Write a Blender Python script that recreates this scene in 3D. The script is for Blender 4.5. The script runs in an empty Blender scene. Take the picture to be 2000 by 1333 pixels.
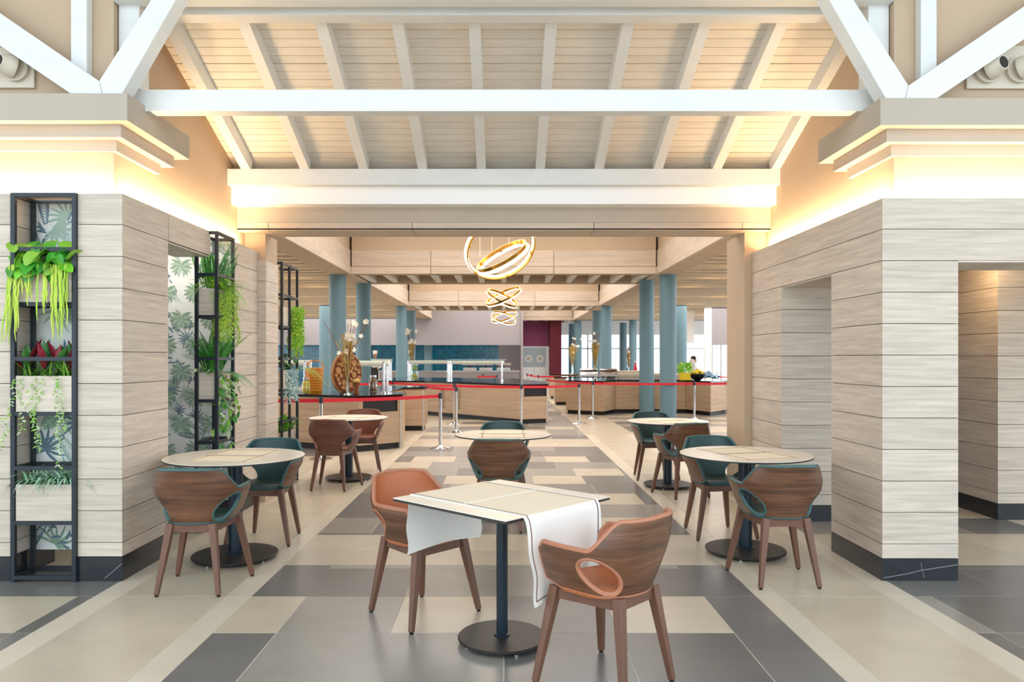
import bpy, bmesh, math, random
from mathutils import Vector, Matrix
R = math.radians
random.seed(7)
S = bpy.context.scene
COL = S.collection

# ---------------------------------------------------------------- camera, world, lights, exposure
HC, FP, VX, VY = 1.45, 1450.0, 984.0, 700.0
cam = bpy.data.objects.new('camera', bpy.data.cameras.new('camera'))
COL.objects.link(cam)
cam.location = (0, 0, HC); cam.rotation_euler = (R(90), 0, 0)
cam.data.sensor_width = 36; cam.data.lens = FP/2000*36
cam.data.shift_x = (1000-VX)/2000; cam.data.shift_y = (VY-666.5)/2000
cam.data.clip_end = 300
S.camera = cam
S.view_settings.view_transform = 'Standard'; S.view_settings.look = 'None'
S.view_settings.gamma = 1; S.view_settings.use_curve_mapping = False
S.view_settings.exposure = 0.46
w = bpy.data.worlds.new('sky'); S.world = w; w.use_nodes = True
bg = w.node_tree.nodes['Background']
bg.inputs[0].default_value = (0.78, 0.90, 1.0, 1); bg.inputs[1].default_value = 1.95
S.cycles.max_bounces = 8; S.cycles.diffuse_bounces = 5; S.cycles.glossy_bounces = 3
S.cycles.transmission_bounces = 6; S.cycles.transparent_max_bounces = 12
S.cycles.use_denoising = True
S.cycles.sample_clamp_indirect = 6

def area(name, loc, sx, sy, power, color, direction):
    l = bpy.data.lights.new(name, 'AREA'); l.shape = 'RECTANGLE'
    l.size = sx; l.size_y = sy; l.energy = power; l.color = color
    o = bpy.data.objects.new(name, l); COL.objects.link(o)
    o.location = loc
    z = -Vector(direction).normalized(); x = Vector((1, 0, 0)); x = (x-z*x.dot(z)).normalized(); y = z.cross(x)
    o.rotation_euler = Matrix((x, y, z)).transposed().to_euler()
    return o
WARM = (1.0, 0.70, 0.40); DAY = (0.92, 0.96, 1.0); SOFT = (1.0, 0.96, 0.92)
# added fill lamps hidden in the hall ceiling recesses, no skylights there
for n, (y0, y1) in enumerate(((8.2, 17.2), (21, 28.2), (32.2, 39.2))):
    area('recess_skylight', (0, (y0+y1)/2, 4.93), 6.6, y1-y0, (360, 380, 360)[n], SOFT, (0, 0, -1))
# downlight washes of the two aisles
for sx in (-1, 1):
    for yy in (12, 20, 28, 36):
        area('aisle_light', (sx*8, yy, 3.46), 6, 5, 200, SOFT, (0, 0, -1))

for sx in (-1, 1):
    l = area('window_daylight', (sx*14.8, 26, 1.7), 36, 2.4, 620, DAY, (-sx, 0, 0)); l.rotation_euler = Matrix(((0, 0, sx), (1, 0, 0), (0, 1, 0)) if sx > 0 else ((0, 0, -1), (-1, 0, 0), (0, 1, 0))).to_euler()  # added unseen fill lamps at both hall sides; the left wall is windowless
# ---------------------------------------------------------------- helpers
def lin(h):
    h = h.lstrip('#'); c = [int(h[i:i+2], 16)/255 for i in (0, 2, 4)]
    return tuple(x/12.92 if x <= .04045 else ((x+.055)/1.055)**2.4 for x in c)
def newmat(name):
    m = bpy.data.materials.new(name); m.use_nodes = True
    return m, m.node_tree.nodes, m.node_tree.links, m.node_tree.nodes['Principled BSDF']
def mat(name, col, rough=.6, metal=0, var=0, scale=(6, 6, 6), emit=None, es=0, rnd=0, bump=0, col2=None, coat=0, spec=.5):
    m, N, L, b = newmat(name); c = lin(col)
    b.inputs['Base Color'].default_value = (*c, 1); b.inputs['Roughness'].default_value = rough
    b.inputs['Metallic'].default_value = metal; b.inputs['Specular IOR Level'].default_value = spec
    if coat: b.inputs['Coat Weight'].default_value = coat; b.inputs['Coat Roughness'].default_value = .15
    if emit:
        b.inputs['Emission Color'].default_value = (*lin(emit), 1); b.inputs['Emission Strength'].default_value = es
    if var or rnd or col2:
        tc = N.new('ShaderNodeTexCoord'); oi = N.new('ShaderNodeObjectInfo')
        ad = N.new('ShaderNodeVectorMath'); ad.operation = 'ADD'
        ml = N.new('ShaderNodeMath'); ml.operation = 'MULTIPLY'; ml.inputs[1].default_value = 37.0
        L.new(oi.outputs['Random'], ml.inputs[0]); L.new(tc.outputs['Object'], ad.inputs[0]); L.new(ml.outputs[0], ad.inputs[1])
        mp = N.new('ShaderNodeMapping'); mp.inputs['Scale'].default_value = scale; L.new(ad.outputs[0], mp.inputs[0])
        nz = N.new('ShaderNodeTexNoise'); nz.inputs['Detail'].default_value = 6; nz.inputs['Scale'].default_value = 1
        nz.inputs['Roughness'].default_value = .62; nz.inputs['Distortion'].default_value = .2; L.new(mp.outputs[0], nz.inputs['Vector'])
        rp = N.new('ShaderNodeValToRGB'); k = var
        c2 = lin(col2) if col2 else tuple(x*(1-k) for x in c)
        rp.color_ramp.elements[0].position = .3; rp.color_ramp.elements[0].color = (*c2, 1)
        rp.color_ramp.elements[1].position = .68; rp.color_ramp.elements[1].color = (*[min(1, x*(1+k*.4)) for x in c], 1)
        L.new(nz.outputs[0], rp.inputs[0])
        hs = N.new('ShaderNodeHueSaturation'); L.new(rp.outputs[0], hs.inputs['Color'])
        mr = N.new('ShaderNodeMapRange'); mr.inputs[3].default_value = 1-rnd; mr.inputs[4].default_value = 1+rnd
        L.new(oi.outputs['Random'], mr.inputs[0]); L.new(mr.outputs[0], hs.inputs['Value'])
        L.new(hs.outputs[0], b.inputs['Base Color'])
        if bump:
            bp = N.new('ShaderNodeBump'); bp.inputs['Strength'].default_value = bump; bp.inputs['Distance'].default_value = .01
            L.new(nz.outputs[0], bp.inputs['Height']); L.new(bp.outputs[0], b.inputs['Normal'])
    return m
M = {}
M['plank'] = mat('whitewashed oak board', '#CFC0AF', .55, var=.24, scale=(2.4, 2.4, 42), rnd=.06, bump=.08)
M['gap'] = mat('dark joint', '#3A322D', .9)
M['plinth'] = mat('black veined marble', '#26292D', .22, var=.35, scale=(3, 3, 3))
M['vein'] = mat('marble vein', '#9A9A98', .3)
M['plaster'] = mat('beige plaster', '#BFA78D', .85, var=.04, scale=(2, 2, 2))
M['plaster_grey'] = mat('grey beige plaster', '#B7AB9B', .85, var=.04, scale=(2, 2, 2))
M['white'] = mat('white painted timber', '#DEDFDC', .5, var=.05, scale=(2, 2, 9), rnd=.02)
M['board'] = mat('white painted roof board', '#E6DDCF', .6, var=.10, scale=(2, 12, 12), rnd=.04)
M['white_p'] = mat('white plaster', '#FBFAF8', .8)
M['dark'] = mat('dark stone tile', '#73706C', .28, var=.14, scale=(2.5, 2.5, 2.5), rnd=.09)
M['mid'] = mat('grey stone tile', '#958F86', .28, var=.12, scale=(2.5, 2.5, 2.5), rnd=.06)
M['beige'] = mat('beige stone tile', '#C6B9A3', .30, var=.12, scale=(2.2, 2.2, 2.2), rnd=.05)
M['light'] = mat('pale stone tile', '#D3C7B3', .30, var=.07, scale=(2.2, 2.2, 2.2), rnd=.02)
M['grout'] = mat('pale grout', '#CFC6B6', .8)
M['metal'] = mat('dark blue black steel', '#2B3137', .4, .3)
M['base'] = mat('black table base', '#2A2523', .45, .2)
M['pole'] = mat('black lacquered pole', '#1C2B36', .25, .2)
M['walnut'] = mat('walnut veneer', '#6C4730', .38, var=.62, scale=(2.4, 2.4, 34), rnd=.04, coat=.15)
M['walnut_red'] = mat('reddish walnut veneer', '#6A4234', .42, var=.35, scale=(2.0, 2.0, 30), rnd=.03)
M['leg'] = mat('brown stained leg', '#6E4A38', .42, var=.2, scale=(14, 14, 3))
M['teal'] = mat('dark teal leather', '#2E4A4A', .45, var=.06, scale=(40, 40, 40), bump=.05)
M['brown'] = mat('tan brown leather', '#B4683F', .45, var=.07, scale=(40, 40, 40), bump=.05)
M['brown2'] = mat('muted brown leather', '#8A523B', .5, var=.07, scale=(40, 40, 40))
M['teal_p'] = mat('teal piping', '#3D6060', .5)
M['brown_p'] = mat('tan piping', '#B07458', .5)
M['brown2_p'] = mat('muted brown piping', '#7E503E', .5)
M['top'] = mat('pale marbled laminate', '#EFE2D0', .3, var=.10, scale=(9, 3, 3))
M['edge'] = mat('black table edge', '#2A2826', .4)
M['cloth'] = mat('white linen', '#F2EEE6', .9)
M['mat'] = mat('cream placemat', '#F2E2C8', .85)
M['stitch'] = mat('brown stitch line', '#6C4634', .8)
M['chrome'] = mat('chrome', '#D8DADC', .12, 1)
M['steel'] = mat('brushed steel', '#C9CCCE', .3, 1)
M['belt'] = mat('red belt', '#D4182E', .6)
M['blue'] = mat('grey blue painted column', '#64838E', .6)
M['oak'] = mat('buffet oak panel', '#B99D80', .5, var=.22, scale=(1, 1, 18), rnd=.05)
M['stone'] = mat('polished black granite', '#121314', .08)
M['grey'] = mat('grey laminate', '#B9B4AC', .5)
M['black'] = mat('black', '#0D0D0E', .5)
M['beam'] = mat('pale oak beam cladding', '#CBB8A4', .6, var=.16, scale=(1.2, 1.2, 12), rnd=.05)
M['slat'] = mat('beige ceiling slat', '#DCC8AC', .7)
M['slatgap'] = mat('brown ceiling above the slats', '#7E6A52', .8)  # shade of the slat gaps put into the ceiling colour for stripe contrast
M['rib'] = mat('pale ceiling rib', '#EADFD0', .7)
M['tileblue'] = mat('teal fish scale tile', '#1D6F8C', .15, var=.5, scale=(5, 5, 5))
M['greywall'] = mat('grey wall', '#9B9598', .85)
M['purple'] = mat('purple wall', '#8A4468', .8, var=.15, scale=(1, 1, 1))
M['maroon'] = mat('maroon wall', '#5E1426', .8, var=.1, scale=(1, 1, 1))
M['door'] = mat('pale blue grey door', '#A9B8C2', .5)
M['dwhite'] = mat('white door panel', '#EEF0F0', .5)
M['gold'] = mat('polished brass', '#C79A4A', .25, 1)
M['led'] = mat('warm light strip', '#FFF0D0', .5, emit='#FFE2B0', es=9)
M['lamp'] = mat('downlight lens', '#FFE8C8', .5, emit='#FFDDA8', es=26)
M['heat'] = mat('white lamp housing', '#D8D4CA', .4, emit='#FFF3DC', es=.15)
M['wood2'] = mat('cut log slice', '#B98450', .7, var=.3, scale=(30, 30, 30), rnd=.2)
M['bark'] = mat('reddish bark', '#7A3F22', .8)
M['lemon'] = mat('yellow fruit', '#E0C21E', .5)
M['amber'] = mat('amber glazed basket', '#D98A1E', .35, var=.3, scale=(30, 30, 30))
M['nuts'] = mat('brown nuts', '#8A5226', .6, var=.5, scale=(60, 60, 60))
M['petal'] = mat('white petal', '#F6F0E2', .6)
M['straw'] = mat('dried straw stem', '#B99A4A', .7)
M['skin'] = mat('skin', '#B98468', .6)
M['hair'] = mat('dark hair', '#1F1A18', .7)
M['red'] = mat('red enamel', '#C8182A', .4)
M['bluecloth'] = mat('blue cloth', '#7FA0B8', .8)
M['soil'] = mat('dark moss', '#2E2A1E', .9)
M['nozzle'] = mat('beige air nozzle', '#CBC0AE', .4)
M['paper'] = mat('wallpaper ground', '#F0F1EC', .8)
for k, c in dict(g1='#74C42C', g2='#3F9A2A', g3='#A6CC3C', g4='#4C9440', g5='#86B83E', g6='#B8C89A', r1='#8E1E2E', s1='#8FC09A', s2='#DDEBDD', y1='#C2D650', d1='#3A7230', b1='#8FB4BE', m1='#5A3A40').items():
    M[k] = mat('leaf '+k, c, .5)
for k, c in dict(w1='#8FAA90', w2='#AFC4B2', w3='#7C98A2', w4='#67828E', w5='#CBD9D1').items():
    M[k] = mat('print '+k, c, .85)
def glassmat(name, tint=(1, 1, 1), gl=.12, rough=.03):
    m = bpy.data.materials.new(name); m.use_nodes = True; N = m.node_tree.nodes; L = m.node_tree.links
    N.clear(); o = N.new('ShaderNodeOutputMaterial'); t = N.new('ShaderNodeBsdfTransparent'); g = N.new('ShaderNodeBsdfGlossy')
    t.inputs[0].default_value = (*tint, 1); g.inputs['Roughness'].default_value = rough
    x = N.new('ShaderNodeMixShader'); x.inputs[0].default_value = gl
    L.new(t.outputs[0], x.inputs[1]); L.new(g.outputs[0], x.inputs[2]); L.new(x.outputs[0], o.inputs[0]); return m
M['glass'] = glassmat('clear glass'); M['glass2'] = glassmat('greenish glass', (.86, .95, .92), .2)

def tag(o, label=None, cat=None, group=None, kind=None):
    if label: o['label'] = label
    if cat: o['category'] = cat
    if group: o['group'] = group
    if kind: o['kind'] = kind
    return o
def link(name, me, parent=None, loc=None):
    o = bpy.data.objects.new(name, me); COL.objects.link(o)
    if parent: o.parent = parent
    if loc: o.location = loc
    return o
def empty(name, loc=(0, 0, 0), rz=0, label=None, cat=None, group=None):
    o = bpy.data.objects.new(name, None); COL.objects.link(o); o.location = loc; o.rotation_euler = (0, 0, rz)
    o.empty_display_size = .1
    return tag(o, label, cat, group)
def copy_tree(o, parent=None):
    c = o.copy(); COL.objects.link(c)
    if parent: c.parent = parent
    for ch in list(o.children): copy_tree(ch, c)
    return c
class MB:
    def __init__(s): s.v = []; s.f = []; s.m = []
    def add(s, v, f, mi=0):
        n = len(s.v); s.v += [tuple(p) for p in v]; s.f += [tuple(i+n for i in q) for q in f]; s.m += [mi]*len(f); return s
    def box(s, x0, x1, y0, y1, z0, z1, mi=0):
        return s.add([(x0, y0, z0), (x1, y0, z0), (x1, y1, z0), (x0, y1, z0), (x0, y0, z1), (x1, y0, z1), (x1, y1, z1), (x0, y1, z1)],
                     [(0, 3, 2, 1), (4, 5, 6, 7), (0, 1, 5, 4), (1, 2, 6, 5), (2, 3, 7, 6), (3, 0, 4, 7)], mi)
    def bar(s, a, b, wx, wy, up=(0, 0, 1), mi=0, w2=None):
        a = Vector(a); b = Vector(b); d = (b-a).normalized(); u = Vector(up)
        sx = d.cross(u)
        if sx.length < 1e-4: sx = d.cross(Vector((0, 1, 0)))
        sx.normalize(); sy = sx.cross(d).normalized(); k = w2 or (wx, wy); P = []
        for p, (qx, qy) in ((a, (wx, wy)), (b, k)):
            for i, j in ((-1, -1), (1, -1), (1, 1), (-1, 1)): P.append(p+sx*i*qx/2+sy*j*qy/2)
        return s.add(P, [(0, 1, 2, 3), (7, 6, 5, 4), (0, 4, 5, 1), (1, 5, 6, 2), (2, 6, 7, 3), (3, 7, 4, 0)], mi)
    def tube(s, pts, r, n=8, mi=0, closed=False, caps=True):
        pts = [Vector(p) for p in pts]; k = len(pts); V = []; F = []; prev = None
        for i, p in enumerate(pts):
            a = pts[i-1] if (i > 0 or closed) else p; b = pts[(i+1) % k] if (i < k-1 or closed) else p
            t = (b-a).normalized()
            if prev is None:
                up = Vector((0, 0, 1)) if abs(t.z) < .9 else Vector((1, 0, 0)); nx = t.cross(up).normalized()
            else:
                nx = (prev-t*prev.dot(t)); nx = nx.normalized() if nx.length > 1e-6 else prev
            prev = nx; ny = t.cross(nx); rr = r[i] if isinstance(r, (list, tuple)) else r
            for j in range(n):
                an = 2*math.pi*j/n; V.append(p+(nx*math.cos(an)+ny*math.sin(an))*rr)
        for i in range(k if closed else k-1):
            for j in range(n):
                a = i*n+j; b = i*n+(j+1) % n; c = ((i+1) % k)*n
                F.append((a, b, c+(j+1) % n, c+j))
        if caps and not closed: F += [tuple(range(n))[::-1], tuple((k-1)*n+j for j in range(n))]
        return s.add(V, F, mi)
    def lathe(s, prof, n=24, c=(0, 0, 0), mi=0):
        V = []; F = []; k = len(prof)
        for r, z in prof:
            for j in range(n):
                a = 2*math.pi*j/n; V.append((c[0]+r*math.cos(a), c[1]+r*math.sin(a), c[2]+z))
        for i in range(k-1):
            for j in range(n): F.append((i*n+j, i*n+(j+1) % n, (i+1)*n+(j+1) % n, (i+1)*n+j))
        F += [tuple(range(n))[::-1], tuple((k-1)*n+j for j in range(n))]
        return s.add(V, F, mi)
    def prism(s, poly, z0, z1, mi=0):
        n = len(poly); V = [(x, y, z0) for x, y in poly]+[(x, y, z1) for x, y in poly]
        F = [tuple(range(n))[::-1], tuple(range(n, 2*n))]+[(i, (i+1) % n, n+(i+1) % n, n+i) for i in range(n)]
        return s.add(V, F, mi)
    def build(s, name, mats, parent=None, smooth=False, loc=None, fix=True, bevel=0):
        me = bpy.data.meshes.new(name); me.from_pydata(s.v, [], s.f)
        if not isinstance(mats, (list, tuple)): mats = [mats]
        for m in mats: me.materials.append(M[m] if isinstance(m, str) else m)
        if len(mats) > 1: me.polygons.foreach_set('material_index', s.m)
        if fix:
            bm = bmesh.new(); bm.from_mesh(me); bmesh.ops.recalc_face_normals(bm, faces=bm.faces); bm.to_mesh(me); bm.free()
        if smooth:
            me.polygons.foreach_set('use_smooth', [True]*len(me.polygons))
            try: me.set_sharp_from_angle(angle=R(40))
            except Exception: pass
        me.update()
        o = link(name, me, parent, loc)
        if bevel:
            b = o.modifiers.new('bevel', 'BEVEL'); b.width = bevel; b.segments = 2; b.limit_method = 'ANGLE'
        return o
def bx(name, m, x0, x1, y0, y1, z0, z1, parent=None, kind=None, bevel=0):
    o = MB().box(x0, x1, y0, y1, z0, z1).build(name, m, parent, fix=False, bevel=bevel)
    if kind: o['kind'] = kind
    return o
def struct(name, m, *b, bevel=0): return bx(name, m, *b, kind='structure', bevel=bevel)
def FX(px, d): return (px-VX)*d/FP
def ZZ(py, d): return HC+(VY-py)*d/FP

# ---------------------------------------------------------------- floor of single stone tiles
floor = struct('floor', 'grout', -16, 16, -6, 48, -.08, -.0012)
def tile(x0, x1, y0, y1, m):
    g = .0028; bx('floor_tile', m, x0+g, x1-g, y0+g, y1-g, -.006, 0.0, floor)
def row(y0, y1, xs, ms):
    for i, m in enumerate(ms): tile(xs[i], xs[i+1], y0, y1, {'d': 'dark', 'm': 'mid', 'b': 'beige', 'l': 'light'}[m])
E = 1.537
row(2.715, 3.315, (-E, -.6, .6, E), 'dmd')
row(3.315, 3.915, (-E, -1.2, 0, .61, 1.215), 'dmdd')
row(3.915, 4.515, (-E, -1.2, -.6, 0, .61, 1.215), 'bmbdb')
tile(1.215, E, 3.315, 4.515, 'dark')
row(4.515, 5.115, (-E, -.6, .6, E), 'dmd')
row(5.115, 5.2, (-E, -1.2, 0, 1.2, E), 'dmmd')
row(5.2, 5.6, (-E, -.6, .6, E), 'bbb'); row(5.6, 6.09, (-E, -.9, .3, E), 'bbb'); row(6.09, 6.15, (-E, -.6, .6, E), 'dmd')
pat = [((-E, -1.1, -.4, .3, .8, 1.28, E), 'mddmbd'), ((-E, -.9, .0, .6, E), 'dmdm'), ((-E, -.6, .3, .9, 1.4, E), 'dmdbd'), ((-E, -1.2, -.6, .0, 1.0, E), 'mdmdd'),
       ((-E, -.7, -.1, .35, .95, E), 'dbmbd'), ((-E, -.6, .0, .9, 1.5, E), 'mdmbd'), ((-E, -1.0, -.2, .7, E), 'bmdm'), ((-E, -1.3, -.7, .1, .6, 1.2, E), 'dbmmbd'),
       ((-E, -.9, .0, .6, E), 'mmdd'), ((-E, -.8, -.2, .8, E), 'dmmd')]
y = 6.15
for xs, ms in pat: row(y, y+.6, xs, ms); y += .6
row(12.15, 12.7, (-E, -.3, .9, E), 'bbb'); row(12.7, 13.3, (-E, -.9, .3, E), 'bbb')
for sx in (-1, 1):
    y = 2.115
    while y < 13:
        for a, b, m in ((1.537, 1.69, 'light'), (1.69, 2.33, 'beige'), (2.33, 2.49, 'light')):
            x0, x1 = (a, b) if sx > 0 else (-b, -a); tile(x0, x1, y, y+1.2, m)
        y += 1.2
# outer field beside and before the pillars
def outer(sx, y0, y1, xs, ms):
    if sx > 0: row(y0, y1, xs, ms)
    else: row(y0, y1, [-x for x in xs[::-1]], ms[::-1])
outer(-1, 4.515, 5.115, (2.49, 3.6, 4.8), 'dd'); outer(-1, 3.915, 4.515, (2.49, 2.59, 3.8, 4.4), 'dbb'); outer(-1, 3.315, 3.915, (2.49, 2.59, 3.7, 4.4), 'ddd')
outer(1, 4.515, 5.115, (2.49, 3.1, 4.3, 5.5), 'ddd'); outer(1, 3.915, 4.515, (2.49, 2.6, 3.8, 5.0), 'mdd'); outer(1, 3.315, 3.915, (2.49, 2.6, 3.2, 4.4), 'ddm')
for sx in (-1, 1):
    outer(sx, 5.115, 5.2, (2.49, 3.1, 4.3, 5.5), 'mdd')
    outer(sx, 5.2, 6.12, (2.49, 3.7, 4.9, 6.1), 'bbb')
    outer(sx, 6.12, 6.72, (2.49, 3.0, 3.9, 4.5, 5.4), 'mmdb'); outer(sx, 6.72, 7.32, (2.49, 3.3, 4.5, 5.4), 'dbb')
    outer(sx, 2.715, 3.315, (2.49, 3.6, 4.8), 'db')
# beyond the reach of single tiles the mosaic is joined per colour
far = {k: MB() for k in ('dark', 'mid', 'beige')}
rr = random.Random(3)
def far_tiles(x0, x1, y0, y1, wts):
    y = y0
    while y < y1-.01:
        x = x0
        while x < x1-.01:
            x2 = min(x1, x+rr.choice((.6, .9, 1.2)))
            k = rr.choices(('dark', 'mid', 'beige'), wts)[0]
            far[k].box(x+.003, x2-.003, y+.003, min(y1, y+.6)-.003, -.006, 0); x = x2
        y += .6
far_tiles(-E, E, 13.3, 47, (4, 5, 2)); far_tiles(-15, -2.49, 7.35, 47, (1, 2, 5)); far_tiles(2.49, 15, 7.35, 47, (2, 3, 3))
far_tiles(-2.49, -E, 14.115, 47, (0, 0, 1)); far_tiles(E, 2.49, 14.115, 47, (0, 0, 1))
for k in far: far[k].build('far_floor_tiles', k, floor, fix=False)['kind'] = 'stuff'

# ---------------------------------------------------------------- plank clad piers
ZR = [.24+.205*i for i in range(12)]; ZR[-1] = 2.495
ZL = [.252+.2066*i for i in range(11)]+[2.522]
def planks(parent, zl, face, fixed, a, b, z0=None, z1=None, zp=.145, first=None):
    """boards of one face; face f: looks to -y at y=fixed, l: looks to -x, r: looks to +x"""
    rows = [(zp, zl[0])]+[(zl[i], zl[i+1]) for i in range(len(zl)-1)]
    t = .012; g = .0022
    for q0, q1 in rows:
        if (z0 is not None and q0 < z0-.02) or (z1 is not None and q1 > z1+.02): continue
        c0, c1 = q0+g, q1-g
        if face == 'f': me = (a, b, fixed, fixed+t)
        elif face == 'l': me = (fixed, fixed+t, a, b)
        else: me = (fixed-t, fixed, a, b)
        bx('plank', 'plank', *me, c0, c1, parent)
def plinths(parent, face, fixed, a, b, zp):
    t = .012
    me = {'f': (a, b, fixed, fixed+t), 'l': (fixed, fixed+t, a, b), 'r': (fixed-t, fixed, a, b)}[face]
    bx('plinth_slab', 'plinth', *me, 0, zp-.002, parent)
def pier(name, x0, x1, y0, y1, faces, zl, zp, z0=0, **k):
    t = .012
    p = struct(name, 'gap', x0+t, x1-t, y0+t, y1-.001, z0, zl[-1]-.003)
    for f in faces:
        a, b, fx = {'f': (x0, x1, y0), 'l': (y0+t, y1, x0), 'r': (y0+t, y1, x1)}[f]
        if not ('no' in k and not z0 and f != 'r'): planks(p, zl, f, fx, a, b, z0=z0 if z0 else None, zp=zp)
        else: planks(p, zl, f, fx, a, b, z1=2.085, zp=zp)
        if 'top' in k and f in k['top']: planks(p, zl, f, fx, *k['top'][f], z0=2.085, zp=zp)
        if not z0: plinths(p, f, fx, a, b, zp)
    return p
pr1 = pier('wall_right', 2.463, 2.956, 4.83, 5.583, 'flr', ZR, .145, no=1, top={'f': (2.463, 5.0), 'l': (4.842, 7.38)})
pier('wall_right', 2.463, 2.956, 6.58, 7.38, 'fl', ZR, .145, no=1)
pier('wall_right', 2.463, 2.956, 5.583, 6.58, '', ZR, .145, z0=2.085)
pier('wall_right', 2.956, 7.5, 4.83, 5.27, '', ZR, .145, z0=2.085, top={'f': (5.0, 7.5)})
pier('wall_right', 4.426, 6.4, 6.65, 7.9, 'fl', ZR, .145)
MB().tube([(2.47, 4.828, .02), (2.62, 4.828, .045), (2.72, 4.828, .07), (2.95, 4.828, .105)], .0022, 4).tube([(2.712, 4.828, .12), (2.72, 4.828, .07), (2.735, 4.828, .02)], .0016, 4).build('marble_vein', 'vein', pr1)
pl0 = pier('wall_left', -6.5, -3.205, 4.82, 5.3, 'fr', ZL, .16)
pl1 = pier('wall_left', -2.775, -2.478, 4.82, 5.48, 'flr', ZL, .16)
MB().tube([(-2.48, 4.818, .115), (-2.53, 4.818, .07), (-2.59, 4.818, .02)], .002, 4).build('marble_vein', 'vein', pl1)
pier('wall_left', -2.775, -2.478, 5.48, 6.27, 'r', ZL, .16, z0=2.315)
pier('wall_left', -3.6, -2.47, 6.79, 7.46, 'r', ZL, .16)
struct('wall_left', 'greywall', -6.5, -3.6, 6.9, 7.0, 0, 2.6)
struct('wall_left', 'greywall', -6.5, -3.2, 7.0, 7.46, 0, 2.6)

for b in ((2.956, 7.5, 4.83, 5.27, 2.073, 2.085), (2.475, 2.944, 5.583, 6.58, 2.073, 2.085), (-2.775, -2.49, 5.48, 6.27, 2.304, 2.316)):
    struct('trim_40', 'plank', *b)
# ---------------------------------------------------------------- upper blocks, stepped capitals, timber
BI = 2.607
struct('wall_left', 'plaster', -7, -BI, 4.962, 7.6, 2.535, 5.6); struct('wall_right', 'plaster', BI, 7, 4.962, 7.6, 2.51, 5.6)
for sx, dz in ((-1, .03), (1, 0)):
    for n, (x, y, ye, z0, z1) in enumerate(((2.43, 4.79, 5.74, 2.955, 3.13), (2.513, 4.872, 5.66, 2.872, 2.955), (2.575, 4.935, 5.57, 2.797, 2.872))):
        a, b = sorted((sx*x, sx*7))
        struct('trim_%d' % (n+(1 if sx < 0 else 4)), 'plaster_grey', a, b, y, ye, z0+dz, z1+dz)
# cove strips lying on top of the cladding
for sx in (-1, 1):
    z = 2.53 if sx < 0 else 2.505
    area('cove_light', (sx*(BI+2.0), 4.90, z), 4.1, .05, 38, WARM, (0, .25, 1))
    area('cove_light', (sx*(BI-.07), 6.15, z), .05, 2.3, 21, WARM, (sx*.3, 0, 1))
    for (o, y0, y1, zz) in ((2.50, 4.85, 5.6, 2.90), (2.56, 4.92, 5.55, 2.83)):
        pass
area('niche_washer', (-3.0, 6.3, 2.5), .8, .08, 5, (1, .95, .88), (0, .25, -1))  # added lamp without a fixture, brightens the dim palm wallpaper
area('side_room_light', (4.1, 6.5, 2.44), .5, .1, 7, WARM, (.5, .4, -1))
# gabled timber roof
def zr(y): return 3.24+.385*(7.0-y)
roof = MB()
roof.add([(-8, 7.6, zr(7.6)+.16), (8, 7.6, zr(7.6)+.16), (8, 1, zr(1)+.16), (-8, 1, zr(1)+.16), (-8, 7.6, zr(7.6)+.22), (8, 7.6, zr(7.6)+.22), (8, 1, zr(1)+.22), (-8, 1, zr(1)+.22)],
         [(0, 1, 2, 3), (7, 6, 5, 4), (0, 4, 5, 1), (1, 5, 6, 2), (2, 6, 7, 3), (3, 7, 4, 0)])
ro = roof.build('ceiling', 'gap'); ro['kind'] = 'structure'
y = 7.55; rb = random.Random(5)
sl = Vector((0, -1, .385)).normalized(); nrm = Vector((0, .385, 1)).normalized()
while y > 4.3:
    g = rb.choice((.005, .005, .006, .010)); a = Vector((0, y, zr(y)+.13)); L_ = .088
    xw = BI if y > 4.95 else 7
    p = MB(); lo = a+sl*g; hi = a+sl*L_*1.0
    P = []
    for q in (lo, hi):
        for dx in (-xw, xw):
            for h in (0, .018): P.append(Vector((dx, q.y, q.z))+nrm*(h+rb.uniform(0, .001)))
    p.add(P, [(0, 2, 3, 1), (4, 5, 7, 6), (0, 4, 6, 2), (1, 3, 7, 5), (0, 1, 5, 4), (2, 6, 7, 3)])
    p.build('roof_board', 'board', ro)
    y -= .088*sl.y*-1
for k in range(-5, 6):
    x = -.232+.556*k+.02
    if abs(x) > 2.62: continue
    p = MB(); a = Vector((x, 7.06, zr(7.06)+.065)); b = Vector((x, 1.0, zr(1.0)+.065))
    p.bar(a, b, .085, .13); p.build('rafter', 'white', ro)
trim = lambda n, m, *b: struct('trim_%d' % n, m, *b)
trim(10, 'white', -BI-.07, BI+.0, 7.0, 7.4, 3.087, 3.236); trim(11, 'white_p', -BI, BI, 7.1, 7.4, 2.925, 3.087)
struct('wall_back', 'plaster_grey', -BI, BI, 7.25, 7.62, 2.777, 2.93)
struct('wall_back', 'plaster_grey', -BI, BI, 7.3, 7.62, 2.93, 5.0)
tb = bx('tie_beam', 'white', -2.62, 2.6, 5.03, 5.135, 3.125, 3.272, bevel=.004); tag(tb, 'long white tie beam crossing the whole opening between the two capitals', 'beam')
ub = bx('purlin', 'white', -2.6, 2.6, 5.15, 5.28, 3.833, 3.90, bevel=.004); tag(ub, 'white purlin under the rafters at the top edge of the picture', 'beam')
ub = bx('collar_beam', 'white', -2.6, 2.6, 4.93, 5.03, 3.83, 4.0, bevel=.004); tag(ub, 'white beam in front of the purlin, just cut by the top edge', 'beam')
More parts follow.
